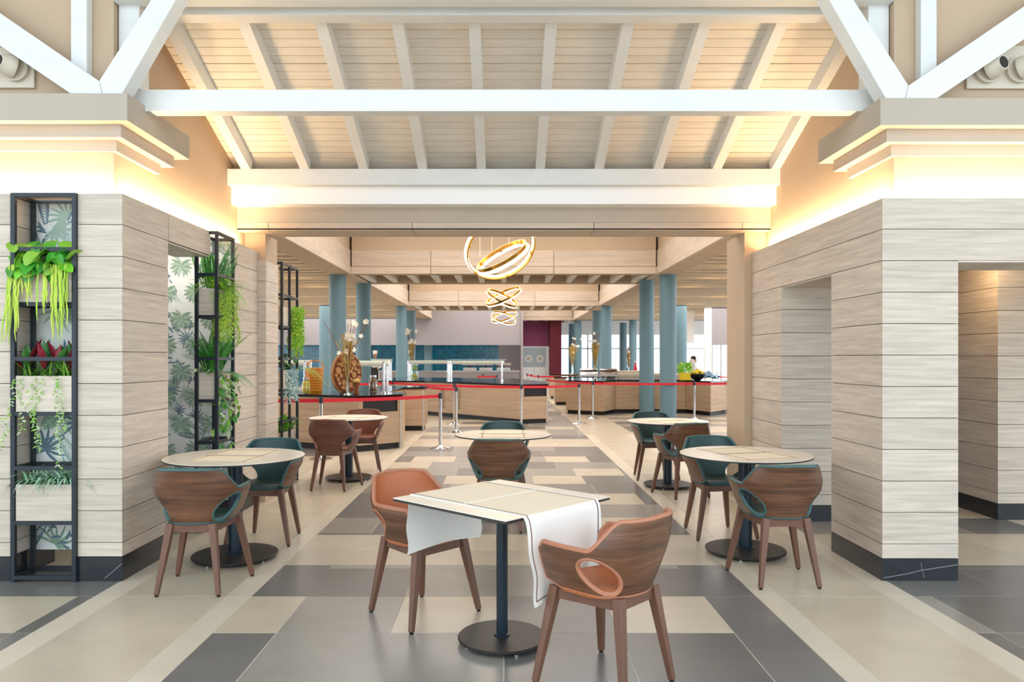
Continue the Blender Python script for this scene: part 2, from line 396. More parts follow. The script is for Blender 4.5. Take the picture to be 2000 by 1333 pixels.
for sx in (-1, 1):
    side = 'left' if sx < 0 else 'right'; dz = .03 if sx < 0 else 0
    def tim(name, a, b, wx, wy, label):
        o = MB().bar(a, b, wx, wy, up=(0, 1, 0)).build(name, 'white', bevel=.004); tag(o, label, 'timber')
    pz = lambda px, py: (sx*(984-px)*4.80/FP, HC+(700-py)*4.80/FP+dz-.033)
    def cut(name, pts, y0, y1, label):
        P = [pz(*p) for p in pts]; n = len(P); V = [(x, y0, z) for x, z in P]+[(x, y1, z) for x, z in P]
        o = MB().add(V, [tuple(range(n)), tuple(range(n, 2*n))[::-1]]+[(i, (i+1) % n, n+(i+1) % n, n+i) for i in range(n)]).build(name, 'white', bevel=.003); tag(o, label, 'timber')
    cut('truss_strut', [(-120, -58), (193, 157), (199, 182), (138, 182), (-120, 7)], 4.80, 4.885, 'white diagonal strut rising outward from the %s capital' % side)
    cut('truss_brace', [(340, -72), (193.5, 157), (200, 182), (238, 182), (384, -72)], 4.80, 4.93, 'white diagonal brace leaning inward from the %s capital to the upper beam' % side)
    tim('truss_post', (sx*2.80, 4.925, 3.13+dz), (sx*2.80, 4.925, 4.0), .105, .07, 'white upright post behind the %s diagonal strut' % side)
    tim('truss_post', (sx*2.53, 5.08, 3.27), (sx*2.53, 5.08, 3.94), .14, .14, 'white upright post on the %s end of the tie beam' % side)
# air nozzles
def nozzle_plate(x0, x1, z0, z1, cs, label):
    r = empty('air_nozzle_panel', ((x0+x1)/2, 4.95, z0), label=label, cat='air vent')
    ox, oz = (x0+x1)/2, z0
    MB().box(x0-ox, x1-ox, -.012, .012, 0, z1-z0).build('plate', 'nozzle', r, bevel=.003)
    for cx, cz, dx in cs:
        q = MB(); ax = Vector((dx, -1, .12)).normalized(); c0 = Vector((cx-ox, -.01, cz-oz))
        q.tube([c0+Vector((0, .0, 0)), c0+Vector((0, -.03, 0))], .088, 20)
        q.tube([c0+Vector((0, -.03, 0)), c0+ax*.05+Vector((0, -.01, 0)), c0+ax*.085, c0+ax*.12], [.078, .076, .062, .048], 20)
        nb = q.build('nozzle', 'nozzle', r, smooth=True)
        MB().tube([c0+ax*.112, c0+ax*.122], .040, 16).build('outlet', 'black', nb)
nozzle_plate(-3.62, -3.125, 3.25, 3.52, [(-3.46, 3.375, -.45), (-3.24, 3.375, -.45)], 'beige air nozzle panel high on the left wall behind the diagonal strut')
nozzle_plate(3.08, 3.62, 3.245, 3.53, [(3.21, 3.365, .38), (3.42, 3.365, .38)], 'beige panel with two round air nozzles high on the right wall')

# ---------------------------------------------------------------- opening into the hall
hd = struct('wall_back', 'gap', -BI, BI, 7.262, 7.64, 2.717, 2.77)
for a, b in ((-2.607, -2.3), (-2.3, -.895), (-.895, .88), (.88, 2.33), (2.33, 2.607)):
    bx('header_panel', 'beam', a+.003, b-.003, 7.25, 7.262, 2.705, 2.775, hd); bx('header_panel', 'beam', a+.003, b-.003, 7.25, 7.65, 2.700, 2.717, hd)
struct('wall_right', 'plaster', 2.395, 2.95, 7.385, 7.97, 0, 2.7)
cl = struct('wall_left', 'plaster', -2.95, -2.40, 7.47, 7.86, 0, 2.7)
zc = [.16+.2066*i for i in range(12)]
for i in range(11):
    bx('plank', 'plank', -2.95, -2.388, 7.458, 7.47, zc[i]+.003, zc[i+1]-.003, cl)
    bx('plank', 'plank', -2.40, -2.388, 7.47, 7.86, zc[i]+.003, zc[i+1]-.003, cl)
# side walls of the hall hidden from here but closing it
struct('wall_left', 'greywall', -15.2, -15, 7.3, 47, 0, 5); struct('wall_left', 'greywall', -15, -2.95, 7.6, 7.7, 0, 3.6)
struct('wall_right', 'greywall', 2.95, 15, 7.97, 8.05, 0, 3.6)
struct('wall_right', 'greywall', 15, 15.2, 7.3, 47, 2.9, 5); struct('wall_right', 'greywall', 15, 15.2, 7.3, 47, 0, .3)
# hall ceiling
cg = struct('ceiling', 'plaster_grey', -15.2, 15.2, 7.62, 47, 5.0, 5.1)
sd = Vector
for sx in (-1, 1):
    x0, x1 = sorted((sx*3.72, sx*4.22))
    cb = struct('trim_20', 'plaster', x0, x1, 7.66, 42, 3.47, 5.0)
    xi = sx*3.72
    y = 7.66
    while y < 39:
        y2 = min(y+2.4, 41.9); a, b = sorted((xi, xi-sx*.03)); bx('beam_panel', 'beam', a, b, y+.004, y2-.004, 3.66, 4.05, cb)
        a, b = sorted((xi, xi-sx*.06)); bx('beam_panel', 'beam', a, b, y+.004, y2-.004, 3.47, 3.645, cb); y = y2
    # aisle ceiling with slats
    x0, x1 = sorted((sx*4.22, sx*15))
    ac = struct('ceiling', 'slatgap', x0, x1, 7.7, 46, 3.78, 3.9)
    y = 8.2
    while y < 40:
        a, b = sorted((sx*4.22, sx*14.9)); bx('ceiling_slat', 'slat', a, b, y-.05, y+.17, 3.50, 3.62, ac); y += .58
    for yy in (9.35, 11.67, 13.99, 16.31, 18.63, 20.95, 24.43, 27.91, 31.39, 34.87):
        for xx in (5.4, 7.2, 9.4, 11.8):
            MB().lathe([(.11, 0), (.11, .02)], 12).build('downlight', 'lamp', ac, loc=(sx*xx, yy, 3.755))
for n, (ya, yb) in enumerate(((17.86, 20.4), (28.7, 31.7), (39.7, 42.6))):
    for (y0, y1, f) in ((ya, ya+.3, -1), (yb-.3, yb, 1)):
        tb = struct('trim_%d' % (30+n), 'plaster', -3.66, 3.66, y0, y1, 3.48, 4.99)
        if f < 0:
            for a, b in ((-3.66, -1.75), (-1.75, 1.2), (1.2, 3.66)):
                bx('beam_panel', 'beam', a+.008, b-.008, y0-.03, y0, 3.66, 4.04, tb); bx('beam_panel', 'beam', a+.008, b-.008, y0-.06, y0, 3.475, 3.645, tb)
    gc = struct('ceiling', 'plaster_grey', -3.66, 3.66, ya+.3, yb-.3, 3.95, 4.05)
    for k in range(-6, 7):
        bx('ceiling_rib', 'rib', k*.584-.065, k*.584+.065, ya+.3, yb-.3, 3.49, 3.72, gc)
    for k in (-5.5, -2.5, 2.5, 5.5):
        MB().lathe([(.05, 0), (.06, .12)], 12).build('spotlight', 'gold', gc, loc=(k*.584, ya+.7, 3.62))
# blue columns
for x, y, r, z, lab in ((-4.03, 18, .20, 3.47, 'nearest blue column on the left, behind the log slice disc'), (-3.80, 20.1, .2, 3.5, 'second blue column on the left, lit pale green by a lamp'),
        (3.98, 18, .20, 3.47, 'nearest blue column on the right, its base behind the round table'), (3.71, 19.28, .19, 3.5, 'blue column just left of the nearest right one'),
        (-3.97, 28.7, .2, 3.47, 'blue column left of centre behind the left warming gantry'), (-3.97, 31.7, .2, 3.47, 'greenish lit blue column behind the yellow orchid spray'),
        (3.97, 28.7, .2, 3.47, 'blue column right of centre behind the right dried flowers'), (3.97, 31.7, .2, 3.47, 'lit blue column directly behind the tall dried grass vase'),
        (-3.97, 39, .22, 3.47, 'far blue column in front of the teal tiled kitchen wall'), (3.97, 39.8, .2, 3.47, 'far blue column right of the maroon pillar, nearer of two'), (3.97, 43.3, .2, 3.47, 'far blue column right of the maroon pillar, farther of two'),
        (-6.93, 28.7, .2, 3.5, 'blue column half hidden at the left of the nearest left column'), (6.87, 28.7, .2, 3.5, 'blue column in the right aisle touching the nearest right column in view'),
        (6.9, 39.7, .2, 3.5, 'slim far blue column in the right aisle with the red bottle at its foot'), (6.9, 42.9, .2, 3.5, 'slimmest far blue column of the right aisle, leftmost of two')):
    MB().lathe([(r, 0), (r, z)], 32).build('column', 'blue', smooth=True, loc=(x, y, 0)); tag(bpy.context.scene.objects[-1], lab, 'column', kind='structure')
# ---------------------------------------------------------------- far end of the hall
struct('wall_back', 'greywall', -15, .98, 38, 38.2, 2.12, 5.0)
struct('wall_back', 'tileblue', -15, -.3, 40.2, 40.4, 0, 2.3)
struct('wall_back', 'greywall', -.3, .98, 40.2, 40.4, 0, 2.3); struct('wall_back', 'greywall', .88, .98, 37.9, 41, 0, 5)
struct('wall_back', 'purple', .98, 2.5, 41.0, 41.2, 2.12, 5.0)
struct('wall_back', 'maroon', 2.5, 3.12, 40.2, 41.4, 0, 5.0)
d1 = struct('door_1', 'dwhite', .98, 2.5, 41.05, 41.15, 0, 2.12)
for k, cx in enumerate((1.36, 2.0)):
    lf = bx('door_leaf', 'door', cx-.3, cx+.3, 40.98, 41.05, .95, 2.02, d1); bx('door_leaf', 'dwhite', cx-.3, cx+.3, 40.98, 41.05, .02, .95, d1)
    MB().tube([(cx, 40.97, 1.42), (cx, 40.99, 1.42)], .19, 24).build('porthole_ring', 'dwhite', lf); MB().tube([(cx, 40.96, 1.42), (cx, 40.975, 1.42)], .13, 24).build('porthole', 'grey', lf)
    for zz in (.2, 1.1, 1.9): pass
# bright glazed wall at the right end
struct('wall_back', 'white_p', 3.12, 15, 46, 46.2, 2.9, 5.0)
for i in range(6):
    x0 = 3.15+i*2.0
    wn = struct('window_%d' % (i+1), 'dwhite', x0, x0+.08, 45.9, 46.05, 0, 2.9)
    bx('window_frame', 'dwhite', x0, x0+2, 45.9, 46.05, .0, .12, wn); bx('window_frame', 'dwhite', x0, x0+2, 45.9, 46.05, 2.0, 2.08, wn)
    bx('pane', 'glass', x0+.08, x0+2, 45.97, 45.98, .12, 2.9, wn)
for i in range(11):
    y0 = 8.5+i*3.4
    wn = struct('window_%d' % (i+10), 'dwhite', 15, 15.1, y0, y0+.12, .3, 2.9); bx('pane', 'glass', 15.04, 15.05, y0+.12, y0+3.4, .3, 2.9, wn)
# cross wall with glass doors seen between the right columns
w3 = struct('wall_right', 'greywall', 8.4, 15, 30, 30.2, 1.98, 3.8); struct('wall_right', 'white_p', 7.15, 7.6, 32, 32.2, 0, 3.8); struct('wall_right', 'white_p', 7.6, 8.2, 31.99, 32.2, 2.1, 3.8); struct('wall_right', 'white_p', 8.15, 8.4, 30, 30.2, 0, 3.8)
dd = struct('door_2', 'grey', 8.4, 8.45, 30, 30.1, 0, 1.98)
bx('door_frame', 'grey', 8.78, 8.81, 30, 30.1, 0, 1.98, dd); bx('door_frame', 'grey', 9.2, 9.25, 30, 30.1, 0, 1.98, dd); bx('pane', 'glass', 8.45, 9.2, 30.04, 30.05, 0, 1.98, dd)
ar = empty('mosaic_screen', (6.9, 44, 0), label='teal and white patterned screen between the far windows and the aisle columns', cat='screen')
MB().box(-.0, .75, 0, .05, .0, 2.05).build('frame', 'white_p', ar)
q = MB(); rs = random.Random(4)
for i in range(60):
    x, z = rs.uniform(.05, .7), rs.uniform(.4, 2.0); s_ = rs.uniform(.03, .09)
    q.prism([(x+s_*math.cos(a*1.05), a*0) for a in range(2)], z, z) if 0 else q.box(x-s_, x+s_*.6, -.012, 0, z-s_*.6, z+s_)
q.build('pattern', 'tileblue', ar)['kind'] = 'stuff'
# ---------------------------------------------------------------- chairs
def sstep(t): t = max(0, min(1, t)); return t*t*(3-2*t)
def lerp(t, ks):
    for (a, va), (b, vb) in zip(ks, ks[1:]):
        if t <= b: return va+(vb-va)*max(0, (t-a)/(b-a))
    return ks[-1][1]
def shell_pt(ph, z):
    A = lerp(z, ((.44, .190), (.50, .218), (.56, .242), (.61, .262), (.66, .266), (.70, .255), (.78, .226)))
    ex = lerp(z, ((.44, 1.08), (.52, .95), (.60, .80), (.66, .72)))
    B = lerp(z, ((.44, .185), (.55, .215), (.65, .238), (.78, .272)))
    Fw = lerp(z, ((.44, .335), (.55, .345), (.64, .345)))
    if abs(ph) > 90: ex = min(ex, .72+(.0 if abs(ph) > 105 else (ex-.72)*(105-abs(ph))/15))
    s, c = math.sin(R(ph)), math.cos(R(ph))
    x = A*math.copysign(abs(s)**ex, s); y = (B if c > 0 else Fw)*math.copysign(abs(c)**.8, c)
    return Vector((x, y, z))
def z_top(ph):
    a = abs(ph)
    if a < 95: return .777-.129*sstep((a-46)/30)-.006*min(1, a/46)
    return .642-.040*sstep((a-114)/8)
def z_bot(ph): return .440+.03*sstep((abs(ph)-100)/25)
HA, HW, HZ, HH = 63, 25, .530, .079
def hole_uv(ph, z): return ((abs(ph)-HA)/HW, (z-HZ-.0012*(abs(ph)-HA))/HH)
def shell_nrm(ph, z):
    a = shell_pt(ph+1, z)-shell_pt(ph-1, z); b = shell_pt(ph, z+.01)-shell_pt(ph, z-.01)
    n = a.cross(b).normalized(); p = shell_pt(ph, z)
    if n.dot(Vector((p.x, p.y, 0))) < 0: n = -n
    return n
def shell_mesh(off, thick):
    NU, NV = 100, 26; bm = bmesh.new(); G = []; Q = {}
    for i in range(NU+1):
        ph = -121+242*i/NU; col = []
        for j in range(NV+1):
            z = z_bot(ph)+(z_top(ph)-z_bot(ph))*j/NV; u, v = hole_uv(ph, z); d = math.hypot(u, v)
            p2, z2 = ph, z
            if .86 < d < 1.14:   # snap to the rim of the arm opening
                k = 1/d; a = HA+u*k*HW; z2 = HZ+.0012*(a-HA)+v*k*HH; p2 = math.copysign(a, ph); z2 = max(z2, z_bot(p2)+.004)
            q = shell_pt(p2, z2)-shell_nrm(p2, z2)*off
            vv = bm.verts.new(q); col.append((vv, d))
        G.append(col)
    for i in range(NU):
        for j in range(NV):
            c = [G[i][j], G[i+1][j], G[i+1][j+1], G[i][j+1]]
            if sum(1 for k in c if k[1] < 1.14 and k[1] > 0 and k[1] < .86) > 0 or all(k[1] < 1.14 for k in c): continue
            bm.faces.new([k[0] for k in c])
    for v in [v for v in bm.verts if not v.link_faces]: bm.verts.remove(v)
    bmesh.ops.recalc_face_normals(bm, faces=bm.faces)
    # outward normal wanted
    f = max(bm.faces, key=lambda f: f.calc_center_median().y)
    if f.normal.y < 0: bmesh.ops.reverse_faces(bm, faces=bm.faces)
    bmesh.ops.solidify(bm, geom=bm.faces[:], thickness=thick)
    me = bpy.data.meshes.new('shell'); bm.to_mesh(me); bm.free()
    me.polygons.foreach_set('use_smooth', [True]*len(me.polygons)); me.set_sharp_from_angle(angle=R(50))
    return me
def outline():
    P = [(-121+242*i/80, z_top(-121+242*i/80)) for i in range(81)]
    P += [(121, z_top(121)-(z_top(121)-z_bot(121))*k/5) for k in range(1, 6)]
    P += [(121-242*i/60, z_bot(121-242*i/60)) for i in range(1, 61)]
    P += [(-121, z_bot(121)+(z_top(121)-z_bot(121))*k/5) for k in range(1, 5)]
    return P
def chair_meshes():
    d = {}
    d['shell'] = shell_mesh(-.007, .007); d['up'] = shell_mesh(.001, .010)
    q = MB(); q.tube([shell_pt(a, z)-shell_nrm(a, z)*.003 for a, z in outline()], .0115, 8, closed=True)
    for s in (-1, 1):
        P = []
        for k in range(32):
            t = 2*math.pi*k/32; a = HA+HW*math.cos(t); z = max(HZ+.0012*(a-HA)+HH*math.sin(t), .448); P.append(shell_pt(s*a, z)-shell_nrm(s*a, z)*.003)
        q.tube(P, .0115, 8, closed=True)
    d['piping'] = q
    # seat
    ring = [shell_pt(a, .452)*1.0 for a in range(-105, 106, 7)]
    ring = [Vector((p.x*1.0, p.y*.93, 0)) for p in ring]
    xe, ye = ring[-1].x, ring[-1].y
    for k in range(1, 9):
        t = k/9; ring.append(Vector((xe+(.0-xe)*0+0, 0, 0)) if 0 else Vector((xe*math.cos(math.pi*t) if 0 else xe*(1-2*t), ye-.088*math.sin(math.pi*t)**.55, 0)))
    V = []; F = []; n = len(ring)
    lay = ((1.0, .428), (1.03, .442), (1.0, .458), (.86, .468), (.5, .462), (.15, .459))
    for k, z in lay: V += [(p.x*k, (p.y+.02)*k-.02, z) for p in ring]
    for l in range(len(lay)-1):
        for i in range(n): F.append((l*n+i, l*n+(i+1) % n, (l+1)*n+(i+1) % n, (l+1)*n+i))
    F += [tuple(range(n))[::-1], tuple((len(lay)-1)*n+i for i in range(n))]
    d['seat'] = MB().add(V, F)
    T = [(.165, -.165), (.130, .150)]; FT = [(.248, -.215), (.188, .215)]
    d['legs'] = [((sx*T[k][0], T[k][1], .432), (sx*FT[k][0], FT[k][1], .012)) for k in (0, 1) for sx in (-1, 1)]
    q = MB(); c = [(-.165, -.165), (.165, -.165), (.130, .150), (-.130, .150)]
    for i in range(4):
        a, b = c[i], c[(i+1) % 4]; q.bar((*a, .405), (*b, .405), .022, .05)
    d['apron'] = q
    return d
CM = chair_meshes()
def make_chair(leather, piping, wood):
    r = empty('armchair')
    o = link('wooden_shell', CM['shell'].copy(), r); o.data.materials.append(M[wood])
    o = link('upholstery', CM['up'].copy(), r); o.data.materials.append(M[leather])
    CM['piping'].build('piping', piping, r, smooth=True); CM['seat'].build('seat_pad', leather, r, smooth=True)
    CM['apron'].build('seat_frame', 'leg', r)
    for a, b in CM['legs']:
        l = MB().bar(a, b, .046, .046, up=(0, 1, 0), w2=(.027, .027)).build('leg', 'leg', r, bevel=.004)
        MB().tube([b, (b[0], b[1], 0)], .011, 8).build('foot_glide', 'black', l)
    return r
protos = {'teal': make_chair('teal', 'teal_p', 'walnut'), 'brown': make_chair('brown', 'brown_p', 'walnut'), 'brown2': make_chair('brown2', 'brown2_p', 'walnut_red')}
used = set()
U = Vector((.727, -.687))
for kind, x, y, fx, fy, lab in (
    ('brown', -.009+.655*.727, 3.785-.655*.687, -.727, .687, 'tan armchair in front at the right of the square table, seen from behind'),
    ('brown', -.009-.635*.727, 3.785+.635*.687, .727, -.687, 'tan armchair facing us at the left of the square table behind the hanging runner'),
    ('teal', -1.92, 4.72, 0.0, 1, 'dark teal armchair with walnut back nearest the left round table, back to us'),
    ('teal', -1.89, 5.93, -.05, -1, 'dark teal armchair facing us behind the left round table'),
    ('teal', 1.785, 4.87, -.05, 1, 'dark teal armchair with walnut back nearest the right round table, back to us'),
    ('teal', 1.76, 6.13, .12, -1, 'dark teal armchair facing us behind the nearer right round table'),
    ('teal', -.04, 6.36, .03, 1, 'dark teal armchair with walnut back at the middle of the picture behind the square table'),
    ('teal', -.01, 7.55, 0, -1, 'dark teal armchair on the far side of the central round table, only its top showing'),
    ('brown2', -1.89, 8.29, .12, 1, 'muted brown armchair turned away at the rear left round table'),
    ('brown2', -1.80, 9.45, .1, -1, 'muted brown armchair facing us beyond the rear left round table'),
    ('teal', 1.89, 7.85, -.25, 1, 'dark teal armchair with walnut back at the rear right round table, back to us'),
    ('teal', 1.82, 9.0, .05, -1, 'dark teal armchair facing us beyond the rear right round table')):
    c = protos[kind] if kind not in used else copy_tree(protos[kind]); used.add(kind)
    c.location = (x, y, 0); c.rotation_euler = (0, 0, math.atan2(fx, -fy)); tag(c, lab, 'chair', 'armchairs around the cafe tables')

# ---------------------------------------------------------------- tables
def pedestal(r, rb, rp, z1):
    q = MB().lathe([(rb-.004, .022), (rb, .026), (rb, .034), (rb-.004, .038), (rp+.012, .040)], 48); q.build('base_plate', 'base', r, smooth=True)
    for k in range(4):
        a = R(45+90*k+20); MB().lathe([(.012, 0), (.012, .008), (.005, .010), (.005, .024)], 10).build('glide', 'chrome', r, loc=((rb-.04)*math.cos(a), (rb-.04)*math.sin(a), 0))
    MB().lathe([(rp+.012, .038), (rp+.012, .046), (rp, .05), (rp, z1)], 28).build('pole', 'pole', r, smooth=True)
    MB().box(-.11, .11, -.11, .11, z1-.006, z1).build('mounting_plate', 'base', r)
def placemat(x, y, z, rz, wx, wy, label):
    r = empty('placemat', (x, y, z), rz, label, 'placemat', 'placemats on the round tables')
    MB().box(-wx/2, wx/2, -wy/2, wy/2, 0.0002, .0022).build('cloth', 'mat', r)
    q = MB()
    for s in (-1, 1):
        q.box(s*(wx/2-.03)-.003, s*(wx/2-.03)+.003, -wy/2, wy/2, .0021, .0030)
    q.box(-wx/2, wx/2, -wy/2-.001, -wy/2+.004, .0021, .003); q.box(-wx/2, wx/2, wy/2-.004, wy/2+.001, .0021, .003)
    q.build('stitching', 'stitch', r)['kind'] = 'stuff'
for x, y, rad, rb, rz, lab in ((-1.945, 5.38, .487, .30, -.08, 'left round table with pale top between two dark teal armchairs'), (1.795, 5.52, .474, .29, .30, 'nearer right round table with pale top between two dark teal armchairs'),
        (-.007, 6.93, .448, .28, 0, 'central round table with pale top beyond the square table'), (-1.855, 8.88, .462, .275, -.1, 'rear left round table with pale top between brown armchairs'),
        (1.85, 8.38, .452, .27, .3, 'rear right round table with pale top near the blue columns')):
    r = empty('round_table', (x, y, 0), 0, lab, 'table', 'round cafe tables')
    pedestal(r, rb, .05, .728)
    tp = MB().lathe([(rad-.004, .726), (rad+.0005, .728), (rad+.0005, .737)], 64).build('tabletop_edge', 'edge', r, smooth=False)
    MB().lathe([(rad, .7365), (rad, .7395), (rad-.002, .741)], 64).build('tabletop', 'top', r)
    where = lab.split(' with ')[0].replace('round table', 'round table')
    c, s = math.cos(rz), math.sin(rz)
    for k, nm in ((-1, 'near'), (1, 'far')):
        placemat(x-s*k*.165, y+c*k*.165, .741, rz, .44, .30, 'cream placemat with brown stitched edges on the %s half of the %s' % (nm, where))
# square table and its runner
TC = Vector((-.009, 3.785)); TA = R(-43.2)
r = empty('square_table', (TC.x, TC.y, 0), TA, 'square table with thin pale top in the foreground, its corner towards us', 'table')
pedestal(r, .225, .029, .731)
MB().box(-.39, .39, -.39, .39, .724, .737).build('tabletop_edge', 'edge', r); MB().box(-.391, .391, -.391, .391, .7365, .741).build('tabletop', 'top', r)
# runner: local x runs over the two opposite edges, width across local y
rn = empty('table_runner', (TC.x, TC.y, .741), TA, 'cream linen runner with brown lines hanging over both ends of the square table', 'table runner')
W = .262
def drape(side, L_, amp):
    q = MB(); NX, NY = 18, 24; V = []; F = []
    for i in range(NX+1):
        d = L_*i/NX
        for j in range(NY+1):
            t = j/NY*2-1; fl = d/L_
            xo = side*(.392+.006+.010*min(1, d/.03)+ amp*fl*(.5+.5*math.sin(t*5.2+1.0))+.02*fl)
            yy = t*W*(1-.04*fl+0.0)+.012*fl*math.sin(3*d*10); z = -d+.002
            if side < 0: z = -d*(1+.0*t)+ .002 - .02*fl*(t*t)*1
            if d == 0: xo = side*.392; z = .0026
            V.append((xo, yy, z))
    for i in range(NX):
        for j in range(NY): a = i*(NY+1)+j; F.append((a, a+1, a+NY+2, a+NY+1))
    n = len(V); V2 = [(x-side*.003, y, z-(.0 if z < .002 else .0024)) for x, y, z in V]
    F2 = [tuple(k+n for k in f[::-1]) for f in F]
    q.add(V+V2, F+F2); return q, V, NX, NY
MB().box(-.393, .393, -W, W, .0003, .0028).build('runner_top', 'mat', rn)
for a, b in ((-W-.018, -W), (W, W+.018)):
    MB().box(-.393, .393, a, b, .0003, .0034).build('hem', 'cloth', rn)
q = MB()
for s in (-1, 1): q.box(-.393, .393, s*(W-.006)-.0022, s*(W-.006)+.0022, .0027, .0040)
MB().box(-.008, .004, -W, W, .0027, .0042).build('fold', 'cloth', rn)
for side, L_, amp in ((1, .395, .035), (-1, .305, .006)):
    W0 = W; W = W0+.018
    dr, V, NX, NY = drape(side, L_, amp); dr.build('hanging_flap', 'cloth', rn, smooth=True)
    for j in (1, NY-1):
        q.tube([(V[i*(NY+1)+j][0]+side*.002, V[i*(NY+1)+j][1], V[i*(NY+1)+j][2]) for i in range(NX+1-1)], .0025, 4)
    q.tube([(V[(NX-1)*(NY+1)+j][0]+side*.002, V[(NX-1)*(NY+1)+j][1], V[(NX-1)*(NY+1)+j][2]) for j in range(1, NY)], .0025, 4)
    W = W0
q.build('brown_line', 'stitch', rn)['kind'] = 'stuff'

# ---------------------------------------------------------------- leaves and plants
def leaf_mesh(name, L_, wd, m, curl=.3, seg=4, fold=.15, taper=1.0):
    q = MB(); V = []; F = []
    for i in range(seg+1):
        t = i/seg; ww = wd*math.sin(math.pi*min(1, t*.92+.06))**taper/2; x = L_*t*(1-curl*.15*t); z = -curl*L_*t*t
        V += [(x, -ww, z+ww*fold*2), (x, 0, z), (x, ww, z+ww*fold*2)]
    for i in range(seg):
        a = i*3; F += [(a, a+1, a+4, a+3), (a+1, a+2, a+5, a+4)]
    q.add(V, F); me = bpy.data.meshes.new(name); me.from_pydata(V, [], F); me.materials.append(M[m]); me.polygons.foreach_set('use_smooth', [True]*len(F)); return me
def blade(q, p, d, L_, wd, droop, mi=0, seg=5, rnd=None, tip=.0):
    """one arching blade added to a joined mesh"""
    p = Vector(p); d = Vector(d).normalized(); s = d.cross(Vector((0, 0, 1)))
    s = s.normalized() if s.length > .05 else Vector((1, 0, 0)); V = []; F = []
    for i in range(seg+1):
        t = i/seg; ww = wd*(1-t)**.6*(.6+.4*math.sin(math.pi*min(1, t+.2)))/2+tip; c = p+d*L_*t+Vector((0, 0, -droop*L_*t*t))
        V += [c-s*ww, c+s*ww+Vector((0, 0, .0))]
    for i in range(seg): a = i*2; F.append((a, a+1, a+3, a+2))
    q.add(V, F, mi)
def quadleaf(q, c, d, L_, wd, mi=0, up=None):
    c = Vector(c); d = Vector(d).normalized(); s = d.cross(Vector(up or (0, -1, .2)))
    s = s.normalized() if s.length > .05 else Vector((1, 0, 0))
    q.add([c, c+d*L_*.45+s*wd/2, c+d*L_, c+d*L_*.45-s*wd/2], [(0, 1, 2, 3)], mi)
def vine(q, p, L_, rd, leafL, leafW, step, mi=(0, 1), stem=None, wob=.015, drift=(0, 0)):
    c = Vector(p); n = int(L_/step)
    for i in range(n):
        c = c+Vector((rd.uniform(-wob, wob)+drift[0], rd.uniform(-wob, wob)*.6+drift[1], -step))
        for s in (-1, 1):
            a = rd.uniform(0, 2*math.pi); d = (math.cos(a), math.sin(a), rd.uniform(-1.2, -.1))
            quadleaf(q, c, d, leafL*rd.uniform(.7, 1.2), leafW*rd.uniform(.8, 1.1), rd.choice(mi))
def planter(x0, x1, y0, y1, z0, z1, label, name='planter'):
    r = empty(name, ((x0+x1)/2, (y0+y1)/2, z0), label=label, cat='potted plant', group='planted boxes on the steel shelves')
    hx, hy, h = (x1-x0)/2, (y1-y0)/2, z1-z0; t = .012; q = MB()
    q.box(-hx, hx, -hy, -hy+t, 0, h); q.box(-hx, hx, hy-t, hy, 0, h); q.box(-hx, -hx+t, -hy+t, hy-t, 0, h); q.box(hx-t, hx, -hy+t, hy-t, 0, h); q.box(-hx+t, hx-t, -hy+t, hy-t, 0, .015)
    q.build('box', 'plank', r, fix=False); MB().box(-hx+t, hx-t, -hy+t, hy-t, .015, h-.03).build('moss', 'soil', r)
    return r, hx, hy, h
def put_leaf(me, par, p, az, el, roll=0, sc=1, name='leaf'):
    o = link(name, me, par, p); o.rotation_euler = (roll, -el, az); o.scale = (sc, sc, sc); return o
def frond(q, p, d, L_, droop, rd, leafL, mi=(0,), step=.012, w0=.013):
    p = Vector(p); d = Vector(d).normalized(); n = int(L_/step); s = d.cross(Vector((0, 0, 1)))
    s = s.normalized() if s.length > .05 else Vector((1, 0, 0)); prev = p
    for i in range(1, n+1):
        t = i/n; c = p+d*L_*t+Vector((0, 0, -droop*L_*t*t)); tg = (c-prev).normalized(); prev = c
        k = leafL*math.sin(math.pi*min(1, .15+t*.85))
        for g in (-1, 1): quadleaf(q, c, s*g+tg*.55+Vector((0, 0, -.15)), k, w0, rd.choice(mi), up=s.cross(tg))
def shelf_rect(x0, x1, y0, y1, zs, label, mid=(), th=.026, partial=()):
    r = empty('steel_plant_shelf', ((x0+x1)/2, (y0+y1)/2, 0), label=label, cat='shelf', group='dark steel plant shelves')
    cx, cy = (x0+x1)/2, (y0+y1)/2; X = (x0-cx+th/2, x1-cx-th/2); Y = [y0-cy+th/2, y1-cy-th/2]; h = th/2
    for xx in X:
        for yy in Y+[m-cy for m in mid]: MB().box(xx-h, xx+h, yy-h, yy+h, 0, zs[-1]).build('post', 'metal', r)
    for z in zs:
        if z > zs[-1]-.001: z = zs[-1]-h
        for yy in Y: MB().box(X[0]+h, X[1]-h, yy-h, yy+h, z-h, z+h).build('rail', 'metal', r)
        for xx in X: MB().box(xx-h, xx+h, Y[0]+h, Y[1]-h, z-h, z+h).build('rail', 'metal', r)
    return r
ZS = [.03, .384, .738, 1.09, 1.445, 1.80, 2.155, 2.52]
shelf_rect(-3.187, -2.765, 4.795, 5.02, ZS, 'dark steel shelf tower standing in the niche at the left edge')
shelf_rect(-2.60, -2.405, 6.24, 6.64, ZS, 'dark steel shelf tower at the end of the left lintel, holding ferns')
shelf_rect(-2.655, -2.452, 8.23, 8.87, ZS, 'dark steel shelf tower farthest back, beside the left column', mid=(8.54,))
